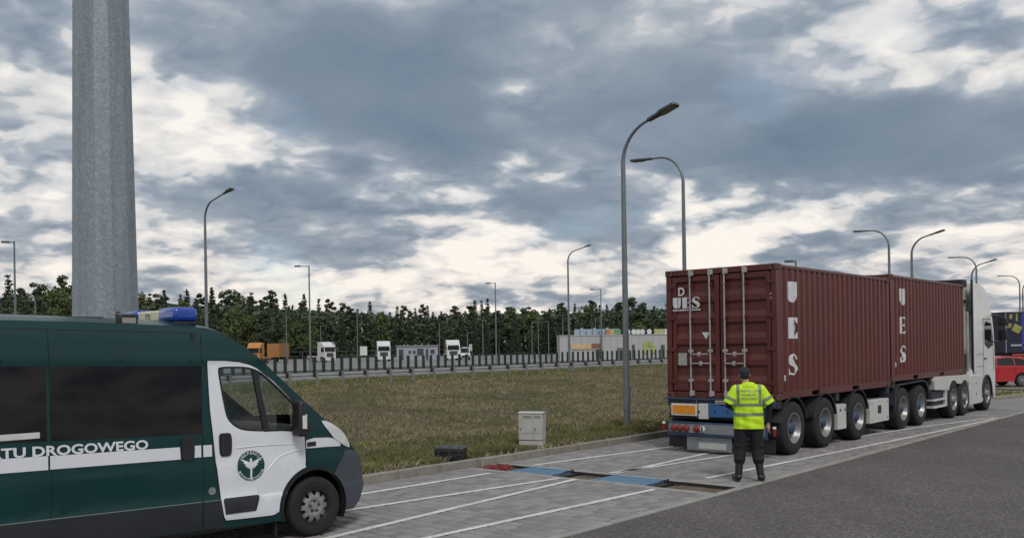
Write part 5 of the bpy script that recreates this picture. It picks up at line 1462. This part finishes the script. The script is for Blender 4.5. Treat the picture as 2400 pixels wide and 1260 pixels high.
_b = bmesh.new(); _b.from_mesh(c_me); bmesh.ops.bisect_plane(_b, geom=_b.verts[:] + _b.edges[:] + _b.faces[:], plane_co=hc + Vector((0, 0, .012)), plane_no=(0, 0, -1), clear_outer=True); _b.to_mesh(c_me); _b.free()
c_me.materials.append(M_CAP); link('cap', c_me, None, per)
# trousers (baggy, bloused into boots)
t_ = MB()
capsule(t_, (0, 0, .88), (0, 0, 1.0), .185, .175, (1, .76, 1))
for s, K, A in ((-1, LK, LA), (1, RK, RA)):
    k_ = Vector(K); a_ = Vector(A)
    capsule(t_, (s * (hx + .005), 0, .86), k_, .122, .096); capsule(t_, k_, k_.lerp(a_, .42), .096, .09)
    ell(t_, k_.lerp(a_, .38) + Vector((0, -.01, 0)), (.092, .095, .06)); ell(t_, k_ + Vector((s * .01, -.02, .06)), (.095, .09, .07))
    ell(t_, Vector((s * .17, -.01, .70)), (.05, .075, .09))
t_me = remesh(t_, .010, 3)
t_me.materials.append(M_TROUS); link('trousers', t_me, None, per)
for s, K, A in ((-1, LK, LA), (1, RK, RA)):
    bt_ = MB(); k_, a_ = Vector(K), Vector(A)
    capsule(bt_, k_.lerp(a_, .50), a_ + Vector((0, 0, .02)), .064, .058); capsule(bt_, a_ + Vector((0, -.02, -.035)), a_ + Vector((s * .05, .15, -.050)), .054, .046, (1, 1, .95))
    q = remesh(bt_, .008, 3)
    for v in q.vertices: v.co.z = max(v.co.z, .012)
    q.materials.append(M_BOOT); bo_ = link('boot', q, None, per)
    so = MB(); c0 = a_ + Vector((s * .022, .06, 0))
    so.prism([(c0.x + (.052 if abs(t - 8) > 3 else .045) * math.cos(t * math.pi / 8), c0.y + .155 * math.sin(t * math.pi / 8)) for t in range(16)], 0, .03, 'z')
    so.build('sole', M_BLACK, bo_, bev=.006)
# vest with short sleeves
v_ = MB()
capsule(v_, (0, 0, .74), (0, .0, 1.30), .236, .228, (1, .70, 1))
capsule(v_, (-.14, -.005, 1.425), (.14, -.005, 1.425), .098, .098, (1, 1.05, 1))
ell(v_, (0, -.02, 1.48), (.13, .095, .09))
for s, E_ in ((-1, LE), (1, RE)):
    S_ = Vector((s * .185, 0, 1.43))
    capsule(v_, S_, S_.lerp(E_, .82), .090, .100)
v_me = remesh(v_, .010, 4)
_b = bmesh.new(); _b.from_mesh(v_me)
def clip(bm, co, no): bmesh.ops.bisect_plane(bm, geom=bm.verts[:] + bm.edges[:] + bm.faces[:], plane_co=co, plane_no=no, clear_outer=True)
clip(_b, (0, 0, .83), (0, 0, -1))
clip(_b, (-.03, 0, 1.545), (0, .25, 1))
for s, E_ in ((-1, LE), (1, RE)):
    S_ = Vector((s * .185, 0, 1.43)); d_ = (E_ - S_).normalized()
    # cut the sleeve ends open (only beyond the torso)
    geom = [v for v in _b.verts if s * v.co.x > .262]
    dele = [v for v in geom if (v.co - S_).dot(d_) > (E_ - S_).length * .93 and v.co.z > 1.05]
    bmesh.ops.delete(_b, geom=dele, context='VERTS')
# cloth folds
for v in _b.verts:
    k = max(0, min(1, (1.30 - v.co.z) / .3))
    f = .007 * math.sin(v.co.x * 38 + v.co.z * 9) * k + .006 * math.sin(v.co.z * 45 + v.co.x * 14) * k
    v.co.y += f * (1 if v.co.y > 0 else -1)
    if v.co.z < .95: v.co.x *= 1 + (.95 - v.co.z) * .18
_b.to_mesh(v_me)
v_me.materials.append(M_VEST); vest = link('vest', v_me, None, per)
vest['label'] = 'yellow high-visibility vest with grey reflective bands'
def band(planes, nm='reflective_band'):
    q = _b.copy()
    for co, no in planes: clip(q, co, no)
    q.normal_update()
    for v in q.verts: v.co += v.normal * .004
    me = bpy.data.meshes.new(nm); q.to_mesh(me); q.free()
    if len(me.polygons) == 0: return
    me.polygons.foreach_set('use_smooth', [True] * len(me.polygons)); me.materials.append(M_REFL); link(nm, me, None, vest)
for z in (1.205, 1.055): band([((0, 0, z + .024), (0, 0, 1)), ((0, 0, z - .024), (0, 0, -1)), ((.262, 0, 0), (1, 0, 0)), ((-.262, 0, 0), (-1, 0, 0))])
for x in (-.165, .165): band([((x + .022, 0, 0), (1, 0, 0)), ((x - .022, 0, 0), (-1, 0, 0)), ((0, 0, 1.225), (0, 0, -1))])
for s, E_ in ((-1, LE), (1, RE)):
    S_ = Vector((s * .185, 0, 1.43)); d_ = (E_ - S_).normalized(); L = (E_ - S_).length
    band([(S_ + d_ * L * .70, d_), (S_ + d_ * L * .52, -d_), ((s * .20, 0, 0), (-s, 0, 0))])
_b.free()
# print on the back of the vest
vm = bpy.data.objects.new('probe', v_me)
from mathutils.bvhtree import BVHTree
_bt = BVHTree.FromPolygons([v.co.copy() for v in v_me.vertices], [tuple(p.vertices) for p in v_me.polygons])
for body_, z, w in (('INSPEKCJA', 1.405, .25), ('TRANSPORTU', 1.345, .25), ('DROGOWEGO', 1.285, .25)):
    tb = text_bm(body_, .06, .0012, 'CENTER')
    xs_ = [v.co.x for v in tb.verts]; k = w / (max(xs_) - min(xs_))
    for v in tb.verts:
        x, z_ = v.co.x * k, z + v.co.y * .9
        h = _bt.ray_cast(Vector((x, -1, z_)), Vector((0, 1, 0)))
        v.co = Vector((x, (h[0].y if h[0] else -.2) - .005, z_))
    link('back_print', bm_mesh(tb, 'back_print', M_REFL), None, vest)
bpy.data.objects.remove(vm)
# ------------------------------------------------------------------ far side of the highway
def face_cam(p, extra=0.0):
    return math.atan2(-p.y, -p.x) + extra
M_ORG = mat('truck_orange', (.46, .20, .035), .4, var=.1, vscale=1, dirt=.25)
def far_at(x, dep, z=-.2):
    p = at_depth(x, 812, dep); return Vector((p.x, p.y, z))
P_ = far_at(744, 176); make_tractor('white truck cab parked by the tall straight lamp', M_CABW, M_FAIR, P_, face_cam(P_, .55), False, 'trucks in the far parking')
P_ = far_at(897, 178); make_tractor('white truck cab parked head-on by the white notice board', M_CABW, M_FAIR, P_, face_cam(P_, .05), False, 'trucks in the far parking')
P_ = far_at(1056, 176); make_tractor('white truck cab parked beside the long grey cabin', M_CABW, M_FAIR, P_, face_cam(P_, .12), False, 'trucks in the far parking')
P_ = far_at(613, 172); make_tractor('orange truck cab half hidden by the van', M_ORG, M_ORG, P_, face_cam(P_, -.35), False, 'trucks in the far parking')
tb = thing('box_trailer', 'orange ribbed box trailer coupled to the orange truck', 'trailer', far_at(636, 180), face_cam(far_at(636, 180), -.35))
MB().b2((-7, -1.25, 1.0), (-.9, 1.25, 3.75)).build('box', mat('trailer_orange', (.30, .13, .04), .5, var=.2, vscale=1), tb, bev=.03)
for k in range(10): MB().b2((-6.8 + k * .6, -1.28, 1.05), (-6.72 + k * .6, -1.252, 3.7)).build('rib', M_ORG, tb)
for x in (-6, -4.7): 
    for s in (-1, 1): put_wheel(tb, x, s * 1.05, s, WT, .515, False)
# white delivery van beside the third cab
dv_ = thing('delivery_van', 'small white delivery van next to the white truck beside the cabin', 'van', far_at(1088, 178), face_cam(far_at(1088, 178), .1))
MB().prism([(-2.6, .4), (2.3, .4), (2.4, .9), (2.0, 1.2), (1.3, 1.35), (.6, 2.35), (-2.6, 2.45)], -.95, .95).build('body', M_CABW, dv_, bev=.08)
MB().prism([(1.33, 1.38), (.72, 2.22), (.76, 2.24), (1.40, 1.38)], -.8, .8).build('windscreen', M_CABGL, dv_)
MB().b2((2.36, -.7, .5), (2.42, .7, .85)).build('grille', M_BLACK, dv_)
for x in (1.5, -1.7):
    for s in (-1, 1): MB().cyl((x, s * .7, .35), (x, s * .97, .35), .35, n=16).build('wheel', M_RUBBER, dv_)
# grey site cabin
M_CABIN = mat('cabin_grey', (.30, .32, .36), .6, var=.1, vscale=.5)
M_CABIND = mat('cabin_dark', (.05, .055, .065), .5)
c0 = far_at(978, 182)
cbn = thing('site_cabin', 'long low grey cabin with dark window openings and roof vents', 'building', c0, face_cam(c0) + math.pi / 2)
MB().b2((-4.1, -1.6, 0), (4.1, 1.6, 2.75)).build('wall', M_CABIN, cbn)
MB().b2((-4.3, -1.8, 2.75), (4.3, 1.8, 2.95)).build('roof', mat('cabin_roof', (.26, .26, .26), .6), cbn)
for x, w, z0, z1 in ((-3.2, .9, .1, 2.2), (-1.5, .5, 1.3, 1.9), (-.6, .5, 1.3, 1.9), (.6, 1.3, .9, 2.3), (1.9, .5, .1, 2.2), (3.0, .8, 1.2, 2.1)):
    f_ = MB().b2((x - w / 2, -1.64, z0), (x + w / 2, -1.59, z1)).build('window', M_CABIND, cbn)
    MB().b2((x - w / 2 - .05, -1.66, z0 - .06), (x + w / 2 + .05, -1.62, z0)).build('sill', M_CABIN, f_)
for x in (-2.6, -1.9, -.3, .9, 2.2): MB().cyl((x, 0, 2.95), (x, 0, 3.2 + .15 * (x > 0)), .09, n=8).build('roof_vent', M_CABIN, cbn)
# notice boards
def board(x, y0, y1, dep, w, label, col=(.55, .55, .53)):
    b_ = far_at(x, dep); t = thing('notice_board', label, 'sign', b_, face_cam(b_) + math.pi / 2)
    z0, z1 = at_depth(x, y1, dep).z + .2, at_depth(x, y0, dep).z + .2
    MB().b2((-w / 2, -.03, z0), (w / 2, .03, z1)).build('panel', mat('board_%d' % x, col, .6, var=.12, vscale=1.5), t)
    for s in (-1, 1): MB().cyl((s * w * .4, .06, -.1), (s * w * .4, .06, z1), .04, n=8).build('post', M_POLE, t)
board(852, 811, 832, 174, 1.35, 'white square notice board on posts between two white trucks')
board(1103, 806, 822, 180, .6, 'narrow pale notice board beside the white delivery van', (.40, .42, .38))
b_ = far_at(780, 174); t = thing('road_sign', 'grey diamond road sign seen from behind beside the parked truck', 'sign', b_, face_cam(b_) + math.pi / 2)
MB().prism([(-.65, 3.1), (0, 2.4), (.65, 3.1), (0, 3.9)], -.02, .02).build('panel', mat('sign_back', (.30, .31, .32), .5, metal=.3), t)
MB().cyl((0, .05, -.1), (0, .05, 3.9), .05, n=8).build('post', M_POLE, t)
# wire fence with rails
fn = thing('tube_fence', 'thin grey tube fence along the back of the far parking', 'fence', far_at(880, 168), 0)
_f0, _f1 = far_at(640, 188), far_at(1110, 190)
_fd = (_f1 - _f0); _fl = _fd.length; fn.location = _f0; fn.rotation_euler = (0, 0, math.atan2(_fd.y, _fd.x))
for z in (1.0, 2.0): MB().b2((0, -.03, z), (_fl, .03, z + .06)).build('rail', M_POLE, fn)
for k in range(int(_fl / 3)): MB().b2((k * 3, -.03, 0), (k * 3 + .06, .03, 2.05)).build('post', M_POLE, fn)
# grey retail building with coloured panels
M_BLD = mat('cladding_grey', (.36, .37, .37), .6, var=.06, vscale=.4)
M_BLDR = mat('roof_plant_blue', (.30, .37, .44), .6, var=.15, vscale=.6)
b0, b1 = far_at(1312, 150), far_at(1700, 152)
bd = b1 - b0; bl = bd.length
bu = thing('service_building', 'low grey clad service building with coloured roof panels and posters', 'building', b0, math.atan2(bd.y, bd.x))
H_ = at_depth(1312, 787, 150).z + .2
MB().b2((0, 0, 0), (bl, 4, H_)).build('wall', M_BLD, bu)
MB().b2((-.1, -.1, H_), (bl + .1, 4.1, H_ + .12)).build('parapet', mat('parapet', (.42, .43, .43), .6), bu)
for k in range(1, int(bl / 1.2)): MB().b2((k * 1.2, -.03, .1), (k * 1.2 + .04, 0, H_ - .05)).build('cladding_joint', mat('joint_grey', (.28, .29, .29), .6), bu)
def bx_px(x): return (far_at(x, 150) - b0).length * (1 if x > 1312 else -1) * 1.02
def bpan(x0, x1, z0, z1, col, nm, y=-.08, th=.06): MB().b2((bx_px(x0), y - th, z0), (bx_px(x1), y, z1)).build(nm, mat('%s_%d' % (nm, x0), col, .5, var=.15, vscale=1.2), bu)
bpan(1340, 1385, 1.9, 2.65, (.52, .36, .22), 'poster'); bpan(1385, 1406, 2.0, 2.7, (.22, .09, .06), 'poster'); bpan(1340, 1404, 1.75, 1.88, (.60, .55, .45), 'poster')
bpan(1507, 1517, .9, 2.9, (.32, .36, .10), 'poster'); bpan(1518, 1527, 2.1, 2.95, (.30, .34, .10), 'poster'); bpan(1524, 1535, 1.0, 2.2, (.30, .36, .10), 'poster')
bpan(1480, 1486, .2, 2.4, (.06, .06, .06), 'door'); bpan(1548, 1556, .2, 2.3, (.06, .06, .06), 'door'); bpan(1445, 1462, .2, 1.9, (.10, .11, .12), 'window'); bpan(1395, 1410, .2, 1.8, (.06, .07, .07), 'window')
MB().b2((bx_px(1355), 2.0, H_ + .12), (bx_px(1455), 3.8, H_ + 1.1)).build('roof_plant', M_BLDR, bu, bev=.05)
for k in range(7): MB().cyl((bx_px(1352 + k * 15), 1.6, H_ + .12), (bx_px(1352 + k * 15), 1.6, H_ + 1.0 + .3 * (k % 2)), .25, n=10).build('roof_duct', M_BLDR, bu)
for x0, x1, c in ((1421, 1430, (.42, .17, .09)), (1430, 1439, (.42, .32, .10)), (1439, 1455, (.12, .26, .15)), (1534, 1556, (.34, .38, .16)), (1557, 1600, (.5, .52, .5))):
    MB().b2((bx_px(x0), .2, H_ + .12), (bx_px(x1), .5, H_ + .95)).build('roof_sign', mat('roofsign_%d' % x0, c, .5), bu)
for x0 in (1472, 1486, 1496, 1506, 1522): MB().cyl((bx_px(x0), .3, H_ + .55), (bx_px(x0), .4, H_ + .55), .42, n=16).build('roof_letter', M_CABW, bu)
# ------------------------------------------------------------------ right end: red car, dark trailer, island
M_SOIL = mat('island_soil', (.20, .17, .115), .95, var=.3, vscale=1.5, bump=.4, bscale=12)
i0, i1 = gnd(2240, 947), gnd(2560, 914)
ix = (i1 - i0).normalized(); iy = Vector((-ix.y, ix.x, 0))
isl = sheet('traffic_island', [i0 + iy * .15, i1 + ix * 30 + iy * .15, i1 + ix * 30 + iy * 6.6, i0 + iy * 6.6], M_SOIL, .11)
kr = tag(MB().b2((0, .02, -.1), (42, .13, .02)).build('island_kerb', M_CONC, None, loc=i0, rot=(0, 0, math.atan2(ix.y, ix.x))), kind='structure')
for k in range(40): link('kerb_stone', _km, None, kr, (k + .5, .075, -.03))
sheet('car_park', [T(24.5, 3.9), T(46, 3.9), T(46, 13), T(80, 13), T(80, -45), T(24.5, -45)], M_PAVEFAR, .15)
V_ = []; F_ = []
for k in range(9000):
    a = random.uniform(0, 16); b2 = .3 + 5.5 * random.random()
    if mnoise.noise((a * .8, b2 * .8, 2)) < -.05: continue
    p = i0 + ix * a + iy * b2; h = random.uniform(.04, .13); w = .02; an = random.uniform(0, 6.28); q = len(V_)
    V_ += [(p.x - w * math.cos(an), p.y - w * math.sin(an), .105), (p.x + w * math.cos(an), p.y + w * math.sin(an), .105), (p.x + random.gauss(0, .04), p.y + random.gauss(0, .04), .105 + h)]
    F_.append((q, q + 1, q + 2))
me = bpy.data.meshes.new('island_grass'); me.from_pydata(V_, [], F_); me.materials.append(M_GRASS)
tag(link('island_grass', me), 'thin dry grass on the traffic island by the tractor', 'grass', kind='stuff')
M_CARRED = mat('car_red', (.36, .012, .018), .28, var=.06, vscale=1, coat=.6)
cp_ = gnd(2395, 906, .15)
car = thing('parked_car', 'red hatchback parked past the front of the white tractor', 'car', (cp_.x, cp_.y + .8, .15), math.pi + .06)
# local x forward (to the image left); rear axle at x=0
def arch2(x, r=.36): return arc(x, .32, r, 0, 180, 10)[::-1]
prof = [(-.75, .32), (-.36, .30)] + arch2(0) + [(.36, .26), (2.22, .26)] + arch2(2.58) + [(2.94, .28), (3.42, .34), (3.46, .62), (3.30, .80), (2.55, .98), (-.55, 1.02), (-.80, .92), (-.86, .60)]
MB().prism(prof, -.86, .86).build('body', M_CARRED, car, bev=.06, seg=3)
gp = [(-.62, .98), (-.45, 1.30), (-.15, 1.44), (.6, 1.48), (1.25, 1.42), (1.65, 1.28), (2.35, .96)]
gm = MB(); n_ = len(gp)
vs = [(x, s * (.84 - .22 * max(0, z - .95) / .5), z) for s in (-1, 1) for x, z in gp]
gm.add(vs, [(i, i + 1, n_ + i + 1, n_ + i) for i in range(n_ - 1)] + [tuple(range(n_)), tuple(range(n_, 2 * n_))])
gm.build('roof', M_CARRED, car, bev=.03)
for s in (-1, 1):
    for lp_2 in ([(-.30, 1.03), (-.18, 1.30), (.05, 1.37), (.28, 1.385), (.28, 1.03)], [(.34, 1.03), (.34, 1.388), (.62, 1.40), (1.10, 1.36), (1.18, 1.03)], [(1.24, 1.03), (1.17, 1.345), (1.45, 1.26), (1.95, 1.03)]):
        m_ = MB(); m_.add([(x, s * (.852 - .22 * (z - .95) / .5), z) for x, z in lp_2], [tuple(range(len(lp_2)))]); m_.build('window', M_CABGL, car)
    for x in (.31, 1.21): MB().tube([(x, s * .862, .34), (x, s * .862, .98)], .006, 5).build('door_seam', M_GROOVE, car)
    for x in (.45, 1.35): MB().b2((x - .1 if x > 1 else x - .02, s * .862, .88), (x + .1, s * .885, .91)).build('door_handle', M_CARRED, car, bev=.005)
    MB().b2((-.84, s * .86, .68), (-.62, s * .60, .92)).build('tail_lamp', M_RED, car, bev=.02)
    MB().b2((1.86, s * .88, 1.0), (2.02, s * 1.06, 1.13)).build('mirror', M_CARRED, car, bev=.03)
    for x in (0, 2.58):
        w_ = bpy.data.objects.new('wheel', None); COL.objects.link(w_); w_.parent = car; w_.location = (x, s * .76, .315)
        MB().lathe([(.20, -.1), (.30, -.1), (.315, -.06), (.315, .06), (.30, .1), (.20, .1)], (0, 0, 0), (0, s, 0), 28).build('tyre', M_RUBBER, w_, smooth=50)
        rm_ = MB().lathe([(.215, .10), (.205, .108), (.19, .09)], (0, 0, 0), (0, s, 0), 28)
        for k in range(7):
            a = k * 2 * math.pi / 7
            rm_.add([(.03 * math.cos(a + 1.57) * q1 + r_ * math.cos(a), s * h_, .03 * math.sin(a + 1.57) * q1 + r_ * math.sin(a)) for r_, h_ in ((.0, .10), (.20, .085)) for q1 in (-1, 1)], [(0, 1, 3, 2)])
        rm_.build('rim', M_RIM, w_, smooth=40)
        MB().cyl((0, s * .02, 0), (0, s * .05, 0), .2, n=24).build('brake', M_BLACK, w_)
car.scale = (.9, .9, .88)
# dark box trailer with printed side
dk = far_at(2357, 60, .15)
dt = thing('box_trailer', 'dark navy box trailer with yellow printed squares, behind the red car', 'trailer', dk, 0)
MB().b2((0, 0, 1.1), (9.5, 2.5, 3.82)).build('box', mat('navy_curtain', (.010, .012, .030), .4, var=.3, vscale=.8), dt, bev=.03)
MB().b2((0, -.012, 1.1), (.06, .0, 3.82)).build('corner_trim', M_GALV, dt)
YM = mat('print_yellow', (.24, .25, .06), .5, var=.2, vscale=2); BM_ = mat('print_blue', (.03, .04, .22), .5)
for cx, cz, w, h, r in ((.36, 3.5, .2, .3, 0), (.75, 3.45, .12, .5, 0), (.75, 2.7, .55, .5, .5), (.30, 2.95, .2, .2, 0), (.2, 2.8, .3, .08, 0), (1.6, 2.9, .5, .7, .3), (2.6, 2.4, .6, .6, .5), (4.2, 2.9, .8, .5, .2)):
    MB().box((cx, -.012, cz), (w, .012, h), Matrix.Rotation(r, 3, 'Y')).build('printed_square', YM, dt)
MB().b2((1.05, -.014, 1.3), (1.30, -.002, 3.7)).build('printed_band', BM_, dt)
for k in range(16): MB().b2((.35 + k * .055, -.014, 1.55 + .0), (.385 + k * .055, -.002, 1.66)).build('small_print', M_CABW, dt)
MB().b2((.3, .2, .8), (9.3, 2.3, 1.1)).build('chassis', M_CHDK, dt)
MB().b2((.45, -.02, .92), (1.5, .1, 1.04)).build('marker_board', mat('marker_red', (.3, .06, .04), .5), dt)
for x in (1.2, 2.5, 3.8, 8.2): put_wheel(dt, x, .2, -1, WT, .515, False)
# far building and bushes past the cab
fb = thing('far_building', 'small pale blue building in the distance beyond the tractor mirrors', 'building', far_at(2322, 190, -.2), -.2)
MB().b2((0, 0, 0), (9, 6, 4.6)).build('wall', mat('far_wall', (.25, .30, .36), .7, var=.2, vscale=.6), fb)
MB().prism([(-.4, 4.6), (9.4, 4.6), (7.5, 6.4), (1.5, 6.4)], -.4, 6.4).build('roof', mat('far_roof', (.18, .22, .30), .7), fb)
for x in (1.2, 3.4, 5.6, 7.6): MB().b2((x, -.06, 1.6), (x + .9, -.01, 3.2)).build('window', M_CABGL, fb)
# ------------------------------------------------------------------ trees
def leaf_mat(name, c, c2):
    m = bpy.data.materials.new(name); m.use_nodes = True
    nt = NT(m.node_tree); b = m.node_tree.nodes['Principled BSDF']
    g = nt.node('ShaderNodeNewGeometry').outputs['Random Per Island']; o = nt.node('ShaderNodeObjectInfo').outputs['Random']
    tc = nt.node('ShaderNodeTexCoord').outputs['Object']
    n1, _ = nt.noise(tc, .55, 4, .6)
    f = nt.m('ADD', nt.m('MULTIPLY', g, .28), nt.m('MULTIPLY', n1, .75))
    col = nt.mix(f, c, c2)
    col = nt.mix(1.0, col, nt.ramp(o, [(0, .8), (1, 1.2)]), 'MULTIPLY')
    nt.put(b.inputs['Base Color'], col); b.inputs['Roughness'].default_value = .8
    b.inputs['Specular IOR Level'].default_value = .15
    return m
M_PINE = leaf_mat('pine_needles', (.036, .055, .034), (.092, .115, .068))
M_SPRUCE = leaf_mat('spruce_needles', (.029, .048, .032), (.075, .100, .060))
M_LEAF = leaf_mat('broad_leaves', (.055, .080, .028), (.15, .18, .07))
M_BARK = mat('bark', (.09, .065, .045), .9, var=.3, vscale=3)
def cards(pts, size, flat=0.6):
    V_, F_ = [], []
    for p in pts:
        s = size * random.uniform(.55, 1.3)
        n = Vector((random.gauss(0, 1), random.gauss(0, 1), random.gauss(0, 1) + flat)).normalized()
        t = n.orthogonal().normalized(); t = Matrix.Rotation(random.uniform(0, 6.28), 3, n) @ t; u = n.cross(t)
        q = len(V_)
        V_ += [tuple(p + t * s), tuple(p + u * s * .55), tuple(p - t * s * .8), tuple(p - u * s * .55)]
        F_.append((q, q + 1, q + 2, q + 3))
    return V_, F_
def tree_proto(kind, H, seed):
    random.seed(seed)
    pts = []; limbs = MB()
    lean = Vector((random.uniform(-.02, .02), random.uniform(-.02, .02), 1))
    if kind == 'spruce':
        R = H * random.uniform(.15, .21)
        z = H * .10
        while z < H * .985:
            r = R * (1 - (z / H)) ** .85 * random.uniform(.75, 1.15) + .12
            nb = max(4, int(9 * (1 - z / H)) + 3)
            a0 = random.uniform(0, 6)
            for k in range(nb):
                a = a0 + k * 6.283 / nb + random.uniform(-.3, .3); L = r * random.uniform(.6, 1.12)
                for t in range(int(9 + L * 10)):
                    q = random.uniform(.12, 1) ** .8
                    pts.append(Vector((math.cos(a) * L * q + random.gauss(0, .12), math.sin(a) * L * q + random.gauss(0, .12), z - L * q * .30 + random.gauss(0, .12))))
            z += H * .035 * random.uniform(.8, 1.3)
        for k in range(10): pts.append(Vector((random.gauss(0, .08), random.gauss(0, .08), H * (.95 + .055 * random.random()))))
        size = .23
    elif kind == 'pine':
        nc = random.randint(24, 30)
        for k in range(nc):
            zz = H * (.38 + .60 * (k + random.random()) / nc)
            env = min(1, (zz / H - .30) * 5) * (1 - ((zz / H - .38) / .64)) ** .6 + .08
            a = random.uniform(0, 6.283); r = H * .16 * env * random.uniform(.25, 1.1)
            c = Vector((math.cos(a) * r, math.sin(a) * r, zz)); cr = H * random.uniform(.035, .065) * (1.25 - .6 * zz / H)
            limbs.tube([(0, 0, zz - r * .45), tuple(c)], [.07, .02], 5)
            for t in range(95):
                d = Vector((random.gauss(0, 1), random.gauss(0, 1), random.gauss(0, 1))).normalized() * cr * random.uniform(.45, 1.1) ** .6
                pts.append(c + Vector((d.x * 1.3, d.y * 1.3, d.z * .7)))
        size = .27
    else:
        for k in range(26):
            zz = H * random.uniform(.25, .93)
            env = math.sin(min(1, max(.05, (zz / H - .12) / .88)) * math.pi) ** .6
            a = random.uniform(0, 6.283); r = H * .22 * env * random.uniform(.2, 1.0)
            c = Vector((math.cos(a) * r, math.sin(a) * r, zz)); cr = H * random.uniform(.06, .10)
            limbs.tube([(0, 0, zz - r * .8), tuple(c)], [.07, .02], 5)
            for t in range(80):
                d = Vector((random.gauss(0, 1), random.gauss(0, 1), random.gauss(0, 1))).normalized() * cr * random.uniform(.4, 1.1) ** .6
                pts.append(c + d)
        size = .34
    V_, F_ = cards(pts, size * H / 15)
    me = bpy.data.meshes.new('crown'); me.from_pydata(V_, [], F_)
    me.materials.append({'spruce': M_SPRUCE, 'pine': M_PINE}.get(kind, M_LEAF))
    tm = MB().cyl((0, 0, -.5), (0, 0, H * .93), H * .013, .03, 7)
    tm.v += limbs.v and [] or []
    if limbs.v: tm.add(limbs.v, limbs.f)
    return me, tm.mesh('trunk', M_BARK)
PROT = {k: [tree_proto(k, 15, 100 + 7 * i + len(k)) for i in range(n)] for k, n in (('spruce', 4), ('pine', 5), ('broadleaf', 4))}
random.seed(5)
LBL = {'spruce': 'dark pointed spruce tree in the forest edge beyond the far parking', 'pine': 'dark green pine tree in the forest edge beyond the far parking', 'broadleaf': 'lighter green broadleaved tree in the forest edge beyond the far parking'}
def plant(kind, x, dep, H, label=None, group=None, z=-.4):
    b_ = far_at(x, dep, z)
    t = thing(kind + '_tree', label or LBL[kind], 'tree', b_, random.uniform(0, 6.28), group or {'spruce': 'spruces', 'pine': 'pines', 'broadleaf': 'broadleaved trees'}[kind] + ' of the forest edge')
    cm, tm = random.choice(PROT[kind])
    s = H / 15
    t.scale = (s * random.uniform(.9, 1.2), s * random.uniform(.9, 1.2), s)
    link('crown', cm, None, t); link('trunk', tm, None, t)
TOPX = [-250, 0, 100, 180, 330, 480, 560, 650, 740, 870, 950, 1040, 1150, 1300, 1400, 1540, 1640, 1800, 1900]
TOPY = [655, 668, 660, 672, 680, 690, 685, 700, 705, 712, 728, 722, 712, 720, 708, 702, 712, 740, 765]
def depth_of(x): return float(np.interp(x, [-250, 0, 650, 950, 1300, 1600, 1900], [195, 205, 235, 265, 270, 255, 250]))
for row in range(4):
    x = -250 + row * 9
    while x < 1900:
        dep = depth_of(x) + row * 9 + random.uniform(-2.5, 2.5)
        yt = float(np.interp(x, TOPX, TOPY))
        top = at_depth(x, yt, dep).z + .4
        H = top * (random.uniform(.80, 1.13) if row > 1 else random.uniform(.60, .95))
        r = random.random()
        kind = 'spruce' if r < .56 else 'pine' if r < .90 else 'broadleaf'
        if row == 0 and (480 < x < 760 or 1480 < x < 1620) and random.random() < .6: kind = 'broadleaf'; H *= .92
        plant(kind, x, dep, H)
        x += random.uniform(26, 42) * (1.0 if row else 1.15) * 240 / dep
# dark undergrowth that closes the wood
pts = []
for k in range(60000):
    x = random.uniform(-300, 1900); dep = depth_of(x) + random.uniform(4, 46)
    hmax = (at_depth(x, float(np.interp(x, TOPX, TOPY)), dep).z) * .84
    p = far_at(x, dep, -.4 + hmax * random.random() ** 1.15); pts.append(p)
V_, F_ = cards(pts, .75)
me = bpy.data.meshes.new('undergrowth'); me.from_pydata(V_, [], F_); me.materials.append(M_PINE)
tag(link('undergrowth', me), 'dark mass of undergrowth and branches inside the forest', 'undergrowth', kind='stuff')
# bushes at the right end
for x, dep, H in ((2336, 100, 2.6), (2344, 104, 3.0), (2352, 98, 2.2)):
    plant('broadleaf', x, dep, H, 'small yellow-green bush beyond the red car', 'bushes past the tractor', .1)
for k in range(14):
    plant('broadleaf', 2290 + k * 16, 330 + random.uniform(0, 30), random.uniform(5, 8), 'distant low tree on the skyline past the tractor', 'distant skyline trees', -.4)
